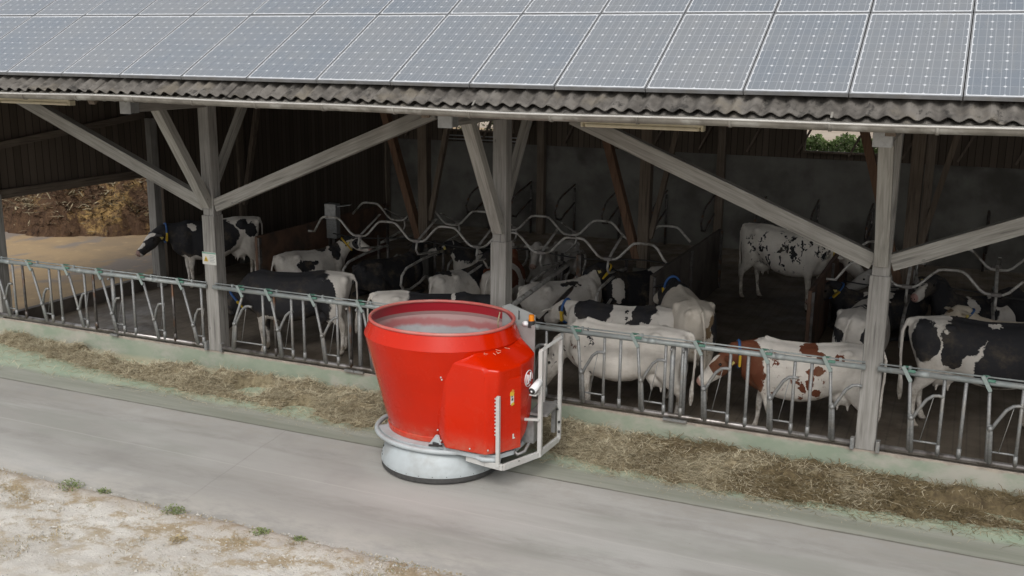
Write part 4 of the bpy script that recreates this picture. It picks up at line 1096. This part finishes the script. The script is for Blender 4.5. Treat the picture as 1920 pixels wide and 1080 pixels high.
WHITE, BLACK, REDC = (.70, .66, .60), (.026, .026, .029), (.14, .045, .022)
HEADS = {'up': ((1.24, 0, 1.50), (.86, 0, -.50)), 'level': ((1.27, 0, 1.30), (.86, 0, -.50)), 'low': ((1.22, .05, .98), (.70, .1, -.72)),
         'down': ((1.16, 0, .72), (.45, 0, -.9))}
def cow(label, x, y, hdg, scale=1., pose='stand', head='level', poll=None, hdir=None, base=WHITE, layers=(), nose=(.30, .20, .17), collar=None, tags=(), tail=(0, -.05, 0), voxel=.021, z=.07, legs=(0, 0, 0, 0), dewlap=0):
    root = empty('cow', (x, y, z), R(hdg), label, 'cow', 'dairy cows in the barn')
    root.scale = (scale,)*3
    mb = MB(); st = pose == 'stand'; dz = 0 if st else -.56
    wd = 1 if st else 1.12
    T = [(-.86, 1.33, 1.10, .10, .5, .9), (-.82, 1.38, .98, .19, .5, .85), (-.72, 1.40, .84, .25, .55, .8), (-.58, 1.41, .80, .275, .62, .72), (-.45, 1.42, .76, .295, .66, .68),
         (-.30, 1.395, .70, .305, .55, .78), (-.10, 1.375, .61, .335, .42, .88), (.12, 1.365, .57, .35, .40, .92), (.32, 1.37, .58, .325, .42, .9), (.50, 1.39, .61, .275, .45, .85),
         (.64, 1.415, .65, .225, .48, .8), (.78, 1.37, .72, .195, .5, .8), (.90, 1.28, .84, .15, .5, .85)]
    torso(mb, [(tx, 0, zt+dz, max(zb+dz, .02 if st else -.04), hw*(wd if .2 > tx > -.6 else 1.03), wl*(1 if st else .8), sq) for tx, zt, zb, hw, wl, sq in T])
    # backbone, hip bones, pin bones, shoulder
    mb.tube([(-.80, 0, 1.375+dz), (-.4, 0, 1.405+dz), (0, 0, 1.355+dz), (.4, 0, 1.365+dz), (.62, 0, 1.415+dz)], .035, 8)
    for s in (-1, 1):
        mb.sphere((-.45, s*.235, 1.33+dz), .075, 10, (1.2, .8, .8)); mb.sphere((-.80, s*.13, 1.30+dz), .07, 10)
        loft(mb, [((.62, s*.11, 1.32+dz), .06, .10), ((.66, s*.17, 1.15+dz), .09, .14), ((.66, s*.19, .98+dz), .10, .15), ((.60, s*.18, .82+dz), .07, .12)], 12, up=(1, 0, 0))
    if st:
        for i, s in enumerate((-1, 1)):
            o = legs[i]
            loft(mb, [((-.58, s*.15, 1.16), .13, .20), ((-.60, s*.175, .98), .115, .215), ((-.60+o*.2, s*.18, .82), .095, .175), ((-.66+o*.45, s*.175, .66), .058, .10), ((-.745+o*.65, s*.165, .54), .043, .066), ((-.755+o*.75, s*.16, .48), .04, .058),
                      ((-.745+o*.85, s*.155, .32), .030, .038), ((-.735+o*.95, s*.155, .17), .031, .038), ((-.73+o, s*.155, .12), .040, .046), ((-.70+o, s*.155, .065), .038, .042), ((-.675+o, s*.155, .02), .052, .062)], 12, up=(1, 0, 0))
        for i, s in enumerate((-1, 1)):
            o = legs[2+i]
            loft(mb, [((.60, s*.17, .95), .085, .15), ((.575, s*.175, .78), .07, .115), ((.575+o*.3, s*.165, .62), .05, .07), ((.585+o*.6, s*.155, .46), .045, .052), ((.58+o*.7, s*.15, .40), .042, .045),
                      ((.575+o*.8, s*.15, .26), .029, .032), ((.575+o*.95, s*.15, .15), .033, .036), ((.578+o, s*.15, .115), .040, .043), ((.60+o, s*.15, .06), .036, .04), ((.615+o, s*.15, .02), .05, .058)], 12, up=(1, 0, 0))
        mb.sphere((-.46, 0, .70), .17, 12, (1.15, .95, .85))
        for a_, b_ in ((-.52, .08), (-.52, -.08), (-.38, .08), (-.38, -.08)): mb.tube([(a_, b_, .62), (a_, b_*1.05, .535), (a_, b_*1.05, .50)], [.026, .021, .017], 8)
    else:
        for s in (-1, 1):
            q = 1 if s > 0 else .7
            loft(mb, [((-.62, s*.16, .50), .15, .22), ((-.50, s*.27, .34), .13, .20), ((-.28, s*.36*q, .22), .10, .14), ((-.36, s*.43*q, .11), .07, .09), ((-.58, s*.46*q, .075), .05, .06), ((-.40, s*.48*q, .05), .04, .045), ((-.12, s*.50*q, .045), .038, .04), ((.0, s*.5*q, .04), .05, .045)], 10)
            loft(mb, [((.58, s*.18, .34), .09, .12), ((.74, s*.20, .20), .065, .08), ((.90, s*.21, .10), .055, .055), ((.80, s*.24, .05), .045, .04), ((.58, s*.26, .04), .045, .04)], 10)
    # neck and head
    if poll is None: poll, hd_ = HEADS[head]
    else: hd_ = hdir
    if hdir is not None: hd_ = hdir
    P = Vector(poll); D = Vector(hd_).normalized(); S = Vector((0, 0, 1)).cross(D).normalized(); U = D.cross(S)
    nb = Vector((.66, 0, 1.12+dz)); mid = nb.lerp(P, .5)+Vector((0, 0, .03))
    loft(mb, [(nb, .17, .30), (nb.lerp(mid, .45), .14, .25), (mid, .105, .195), (mid.lerp(P, .55), .098, .175), (P+D*.03-U*.05, .092, .14), (P+D*.10-U*.06, .075, .11)], 16)
    if dewlap: pass
    loft(mb, [(P-D*.03-U*.01, .08, .075), (P+D*.05-U*.04, .112, .125), (P+D*.15-U*.06, .122, .148), (P+D*.22-U*.07, .110, .145), (P+D*.32-U*.072, .085, .12), (P+D*.42-U*.070, .074, .098), (P+D*.49-U*.066, .086, .092), (P+D*.545-U*.064, .078, .078), (P+D*.575-U*.064, .05, .05)], 16, up=U)
    for s in (-1, 1):
        e0 = P+D*.05+S*s*.09-U*.0
        loft(mb, [(e0, .028, .03), (e0+S*s*.06+U*.005-D*.01, .045, .02), (e0+S*s*.13-U*.01-D*.02, .052, .016), (e0+S*s*.19-U*.03-D*.03, .03, .012)], 10, up=U)
        mb.sphere(P+D*.165+S*s*.097-U*.005, .028, 8)
    # tail with switch
    tx, ty, tz = tail
    if st: loft(mb, [((-.80, 0, 1.37), .035, .04), ((-.90, ty*.2, 1.36), .03, .03), ((-.955, ty*.5, 1.22), .025, .025), ((-.955+tx*.3, ty*.8, .95), .022, .022), ((-.94+tx*.7, ty, .72), .023, .023), ((-.93+tx, ty, .58), .034, .034), ((-.925+tx, ty, .44), .038, .038), ((-.92+tx, ty, .34), .02, .02)], 10, up=(1, 0, 0))
    else: loft(mb, [((-.80, 0, .81), .035, .04), ((-.91, .03, .74), .03, .03), ((-.96, .06, .5), .025, .025), ((-.97, .12, .2), .024, .024), ((-.9, .3, .06), .035, .03), ((-.8, .42, .05), .02, .02)], 10, up=(1, 0, 0))
    me = bpy.data.meshes.new('tmp'); me.from_pydata(mb.v, [], mb.f); tmp = bpy.data.objects.new('tmp', me); col.objects.link(tmp)
    rm = tmp.modifiers.new('r', 'REMESH'); rm.mode = 'VOXEL'; rm.voxel_size = voxel; rm.use_smooth_shade = True
    sm = tmp.modifiers.new('s', 'SMOOTH'); sm.factor = .5; sm.iterations = 5
    bpy.context.view_layer.update(); dg = bpy.context.evaluated_depsgraph_get()
    bm_ = bpy.data.meshes.new_from_object(tmp.evaluated_get(dg)); bm_.name = 'body'
    bpy.data.objects.remove(tmp); bpy.data.meshes.remove(me)
    bm_.materials.clear()
    hd = dict(p=P-U*.04, d=D, u=U, s=S, nose=nose)
    bm_.materials.append(coat('coat', base, layers, hd, st))
    b = bpy.data.objects.new('body', bm_); col.objects.link(b); b.parent = root
    for s in (-1, 1):
        e = MB(); e.sphere(P+D*.17+S*s*.113-U*.01, .022, 8); e.build('eye', M['eye'], root)
    for s in (-1, 1):
        nn = MB(); nn.sphere(P+D*.575+S*s*.028-U*.045, .012, 6); nn.build('nostril', M['eye'], root)
    if collar:
        t_ = .62; c = mid.lerp(P, .35)+Vector((0, 0, .0)); ax = (P-mid).normalized(); s2 = Vector((0, 0, 1)).cross(ax).normalized(); u2 = ax.cross(s2)
        k = MB(); k.tube([c+s2*.118*math.cos(a)+u2*(.19*math.sin(a)) for a in np.linspace(0, 2*math.pi, 28, endpoint=False)], .02, 6, closed=True); cl = k.build('collar', M[collar], root)
        side = 1
        k = MB(); k.bar(c+s2*.125+u2*.02, c+s2*.10-u2*.15, .035, .07, up=tuple(s2), bev=.01); k.build('transponder', M['yellow'], cl)
        k = MB(); k.bar(c-s2*.125+u2*.02, c-s2*.10-u2*.15, .035, .07, up=tuple(s2), bev=.01); k.build('transponder', M['yellow'], cl)
    for s in tags:
        e0 = P+D*.03+S*s*.20-U*.045; k = MB(); k.bar(e0+U*.02, e0-U*.05, .01, .055, up=tuple(D), bev=.003); k.build('ear_tag', M['tag_yellow'], root)
    return root

def build_cows():
    B, W, Rd = BLACK, WHITE, REDC
    C = []
    # 1 standing at the back left, facing the opening
    cow('black cow with white flecked rump behind the left post, head toward the yard', -3.90, 4.78, 234, 1.05, head='level', poll=(1.22, .04, 1.22), hdir=(.78, .25, -.62), collar='blue', tags=(1,),
        layers=[('b', B, [(.45, 0, 1.1, .62, .8, .52), (.0, .25, 1.1, .38, .5, .35), (1.0, 0, 1.1, .45, .5, .45), ('H', .22, 0, 0, .33, .33, .3), (-.66, .25, 1.16, .12, .3, .15), (-.48, .25, 1.28, .12, .3, .11)]),
                ('b', W, [(.52, .2, 1.36, .10, .10, .12), (.55, 0, .60, .25, .3, .22), ('H', .22, .15, 0, .30, .05, .09), ('H', .42, .08, .0, .12, .045, .08)])])
    # 2 black cow right behind the barrier next to the left post
    cow('black cow with white hindquarters eating behind the barrier, just right of the left post', .70, 1.22, 201, 1.03, head='low', poll=(1.14, .12, .80), hdir=(.45, .3, -.85), collar='blue', tail=(0, -.1, 0),
        layers=[('b', B, [(.14, 0, 1.0, .80, .9, .7), (1.1, 0, .9, .55, .6, .7), (-.55, .25, 1.12, .15, .3, .2)]), ('b', W, [(.62, .15, .45, .12, .2, .2), (.48, .22, .62, .22, .2, .08), ('H', .4, .1, 0, .2, .05, .2)])])
    # 3, 4 lying in the left stalls
    cow('white cow with black patches lying in the leftmost stall, turning its pale face right', -1.80, 5.15, 68, .92, pose='lie', poll=(1.10, -.22, 1.00), hdir=(.25, -.92, -.30), collar='yellow', tags=(-1,), z=.21, nose=(.42, .25, .22),
        layers=[('b', B, [(.3, .1, .85, .16, .3, .16), (-.3, -.3, .55, .22, .25, .15), (.62, -.1, .78, .14, .3, .2), (-.1, -.33, .6, .16, .1, .05), (1.0, -.05, .95, .2, .25, .28), ('H', .18, 0, -.05, .12, .12, .12), ('H', .03, .05, 0, .1, .1, .1)])])
    cow('almost all black cow lying beside the white patched one in the left stalls', .25, 4.95, 75, .98, pose='lie', poll=(1.08, .12, .98), hdir=(.45, .75, -.4), z=.21,
        layers=[('b', B, [(0, 0, .5, 2, 2, 2)]), ('b', W, [('H', .3, .08, .05, .05, .12, .12)])])
    # 5, 7, 8 in the middle stalls
    cow('white cow with a round black spot on its rump lying behind the robot tub', 2.0, 4.75, 80, .95, pose='lie', poll=(1.1, 0, 1.0), hdir=(.6, .6, -.4), z=.21,
        layers=[('b', B, [(-.55, .05, .82, .17, .20, .16), (.35, 0, .75, .35, .6, .5), (1.0, 0, .95, .3, .3, .3), ('H', .2, 0, 0, .2, .2, .2)])])
    cow('black headed white cow lying in the far middle stall, white blaze facing left', 1.3, 7.35, 250, .93, pose='lie', poll=(1.08, -.1, .98), hdir=(.35, -.85, -.35), z=.21, tags=(1, -1),
        layers=[('b', B, [(.7, 0, .9, .35, .5, .4), ('H', .15, 0, 0, .25, .25, .25), (0, 0, .7, .3, .6, .3)]), ('b', W, [('H', .38, .0, 0, .12, .12, .10)])])
    cow('brown and white cow lying between the black headed cow and the middle post', 2.55, 5.55, 95, .93, pose='lie', poll=(1.0, .1, .98), hdir=(.3, .8, -.4), z=.21,
        layers=[('b', Rd, [(-.35, -.1, .65, .45, .6, .25), (.7, 0, .7, .3, .5, .4), ('H', .15, 0, 0, .22, .22, .2)]), ('b', W, [(-.1, 0, .85, .2, .3, .12)])])
    cow('greyish white cow lying in the far stalls just right of the middle post', 2.75, 7.9, 262, .96, pose='lie', poll=(1.05, .1, 1.0), hdir=(.6, .2, -.6), z=.21, base=(.5, .475, .44),
        layers=[('b', B, [(.2, .35, .4, .2, .15, .15)])])
    # 6 standing close behind the robot
    cow('black backed cow with a white rump standing close behind the robot tub', 3.25, 1.05, 20, .985, head='level', poll=(1.18, 0, 1.24), hdir=(.75, -.5, -.42), tags=(1, -1), 
        layers=[('b', B, [(.35, 0, 1.1, .72, .8, .6), (1.15, 0, 1.2, .45, .5, .4), (-.75, .1, 1.05, .18, .3, .22)]), ('b', W, [(.42, .0, 1.3, .035, .5, .3)])])
    # 9, 10 right of the middle post
    cow('dirty white cow with one black mark lying behind the slanted gate bars', 4.15, 4.55, 58, .98, pose='lie', poll=(1.08, 0, .95), hdir=(.7, .4, -.5), z=.21,
        layers=[('b', B, [(.15, -.2, .78, .26, .16, .05), (1.1, 0, .9, .3, .3, .3)])])
    cow('black and white faced cow lying in the stall left of the dark board partition', 5.25, 6.15, 235, .97, pose='lie', poll=(1.06, -.05, 1.02), hdir=(.72, -.45, -.45), z=.21, tags=(1,), collar='yellow',
        layers=[('b', B, [(.5, 0, .6, .7, .9, .5), (1.0, 0, .95, .3, .4, .4), ('H', .2, 0, .06, .2, .12, .2)]), ('b', W, [(.75, .15, .55, .12, .3, .25), ('H', .25, 0, -.06, .1, .07, .12)])])
    # 11 patched cow, 12 rump toward the camera, 13 white cow at the fence
    cow('white cow with jagged black patches standing behind the large plain white cow', 6.35, 1.62, 184, .99, head='level', poll=(1.17, -.25, 1.18), hdir=(.55, -.72, -.42), collar='blue',
        layers=[('b', B, [(.50, .05, 1.30, .30, .36, .22), (-.22, .0, 1.30, .10, .5, .25), (-.38, .1, 1.36, .10, .3, .2), (1.05, .1, 1.2, .10, .3, .12)]), ('s', B, 9, .60, [(-.2, .2, 1.1, .4, .5, .3)])])
    cow('off white cow standing with its soiled rump and tail toward the camera', 7.12, 2.15, 116, 1.10, head='level', poll=(1.2, 0, 1.25), hdir=(.8, .2, -.5), collar='blue', tail=(0, -.07, 0), base=(.68, .62, .53),
        layers=[('b', B, [(.72, 0, 1.2, .28, .6, .4), (1.1, 0, 1.2, .4, .5, .4), (-.75, -.26, 1.1, .10, .12, .22), (-.2, .3, .9, .2, .2, .3)]), ('s', (.2, .14, .08), 5, .55, [(-.85, 0, 1.0, .25, .3, .4)])])
    cow('large nearly plain white cow standing lengthways behind the barrier right of the robot', 6.72, .52, 180, 1.0, head='low', poll=(1.08, .04, .90), hdir=(.42, .1, -.88), legs=(.04, -.10, .05, -.05), tail=(0, .0, 0), voxel=.018,
        layers=[('s', B, 11, .60, [(.52, .25, 1.0, .10, .4, .4), (1.05, .2, .95, .25, .4, .35)]), ('s', (.16, .08, .06), 7, .6, [(.85, .2, 1.0, .18, .4, .25)])])
    # 14 red and white at the fence
    cow('white and red brown patched cow standing behind the barrier left of the right post', 9.17, .78, 188, .985, head='low', poll=(1.10, .10, 1.17), hdir=(.70, .20, -.68), collar='blue', tags=(1,), legs=(.0, .0, .1, -.12), voxel=.018, nose=(.45, .26, .22),
        layers=[('b', Rd, [(.82, 0, 1.0, .25, .6, .42), (.98, 0, 1.1, .25, .5, .35), ('H', .15, -.03, .06, .19, .19, .15), ('H', .15, -.03, -.06, .19, .19, .15), (.03, .2, 1.34, .13, .22, .09), (-.13, .3, 1.27, .10, .2, .05), (.0, .33, .99, .045, .2, .15), (-.1, .34, 1.08, .09, .1, .05), (-.07, .33, .78, .06, .2, .07), (.1,.33,.84,.05,.2,.08), (.52, .28, 1.33, .05, .1, .06), (-.38, .3, 1.28, .06, .1, .06)]),
                ('s', Rd, 11, .585, [(.5, .3, .98, .22, .3, .35), (.02, .3, .9, .22, .3, .3)]), ('b', W, [('H', .22, .10, 0, .26, .045, .10), ('H', .46, 0, 0, .13, .10, .10)])])
    # 15 dotted cow in the walkway, 16-20 right hand stalls
    cow('white cow covered in small black dots standing in the walkway', 7.6, 8.34, -23, 1.15, head='low', poll=(1.20, .0, 1.12), hdir=(.72, -.1, -.6), collar='yellow', tail=(0, 0, 0), legs=(-.05, .12, .0, .12), base=(.86, .81, .73),
        layers=[('s', B, 9.5, .565, [(.0, -.3, 1.02, .78, .5, .36)]), ('s', B, 9, .535, [(.55, -.2, 1.12, .42, .4, .25)])])
    cow('pale grey cow lying at the back, just left of the right post', 9.75, 8.0, 255, .97, pose='lie', poll=(1.05, -.15, 1.0), hdir=(.5, -.6, -.5), z=.21, base=(.55, .53, .5), layers=[('b', B, [(.3, -.3, .5, .08, .1, .05)])])
    cow('black cow lying with its head up and white muzzle beside the brown partition', 9.65, 6.35, 205, .95, pose='lie', poll=(1.02, .05, .98), hdir=(.78, .1, -.5), z=.21, collar='blue', tags=(1,),
        layers=[('b', B, [(0, 0, .5, 2, 2, 2)]), ('b', W, [(.1, .1, .80, .3, .15, .08), ('H', .47, -.03, 0, .12, .12, .09)])])
    cow('white cow with black leaf shaped marks lying half hidden behind the right post', 9.62, 3.0, 84, 1.04, head='level', poll=(1.2, .1, 1.2), hdir=(.8, .3, -.5), tail=(.05, .1, 0), z=.07,
        layers=[('b', B, [(-.80, .20, 1.12, .12, .12, .09), (-.82, .10, .98, .1, .1, .05), (-.72, -.27, 1.12, .2, .14, .22), (-.2, .1, 1.36, .1, .25, .05), (-.05, .0, 1.36, .05, .3, .1), (.8, 0, 1.2, .4, .6, .5)])])
    cow('black cow with white face and pink nose lying right of the right post', 11.35, 6.5, 215, 1.05, pose='lie', poll=(1.02, .02, 1.16), hdir=(.85, .35, -.42), z=.21, tags=(-1,), nose=(.45, .26, .23),
        layers=[('b', B, [(.45, .0, .7, .55, .7, .5), (1.0, 0, .95, .35, .4, .3), ('H', .12, -.03, .09, .18, .1, .12), ('H', .12, -.03, -.09, .18, .1, .12)]), ('b', W, [(.35, .3, .75, .1, .3, .2), (-.1, .2, .8, .12, .4, .2)])])
    cow('cream white cow resting its brown marked head in front of the black faced one', 11.85, 5.0, 196, .98, pose='lie', poll=(1.0, .0, 1.0), hdir=(.75, .5, -.5), z=.21, tags=(1,), collar='blue', base=(.68, .6, .48),
        layers=[('b', (.22, .15, .09), [('H', .15, .05, 0, .08, .08, .08)])])
    cow('big black and white cow standing behind the barrier right of the right post', 11.28, 2.17, 11, 1.13, head='level', tail=(0, -.04, 0), voxel=.018, legs=(-.04, .1, 0, 0), 
        layers=[('b', B, [(.35, -.2, 1.1, .42, .7, .42), (-.30, -.25, 1.28, .25, .4, .28), (-.72, -.2, 1.15, .17, .35, .25), (-.42, -.3, 1.02, .13, .3, .18), (1.1, 0, 1.1, .35, .6, .7), (.1, -.3, 1.35, .5, .5, .12), (.35, -.35, .92, .36, .3, .26), (.15, -.35, .84, .34, .3, .26)]),
                ('b', W, [(-.52, -.05, 1.33, .13, .2, .12), (.05, -.12, 1.37, .10, .08, .03), (.76, -.2, 1.0, .07, .5, .45)])])
    cow('black cow lying at the right picture edge behind the wavy rail', 12.55, 7.0, 215, 1.0, pose='lie', poll=(1.05, .0, 1.0), hdir=(.75, -.4, -.5), z=.21,
        layers=[('b', B, [(0, 0, .5, 2, 2, 2)]), ('b', W, [('H', .25, .1, 0, .12, .05, .1)])])
build_cows()
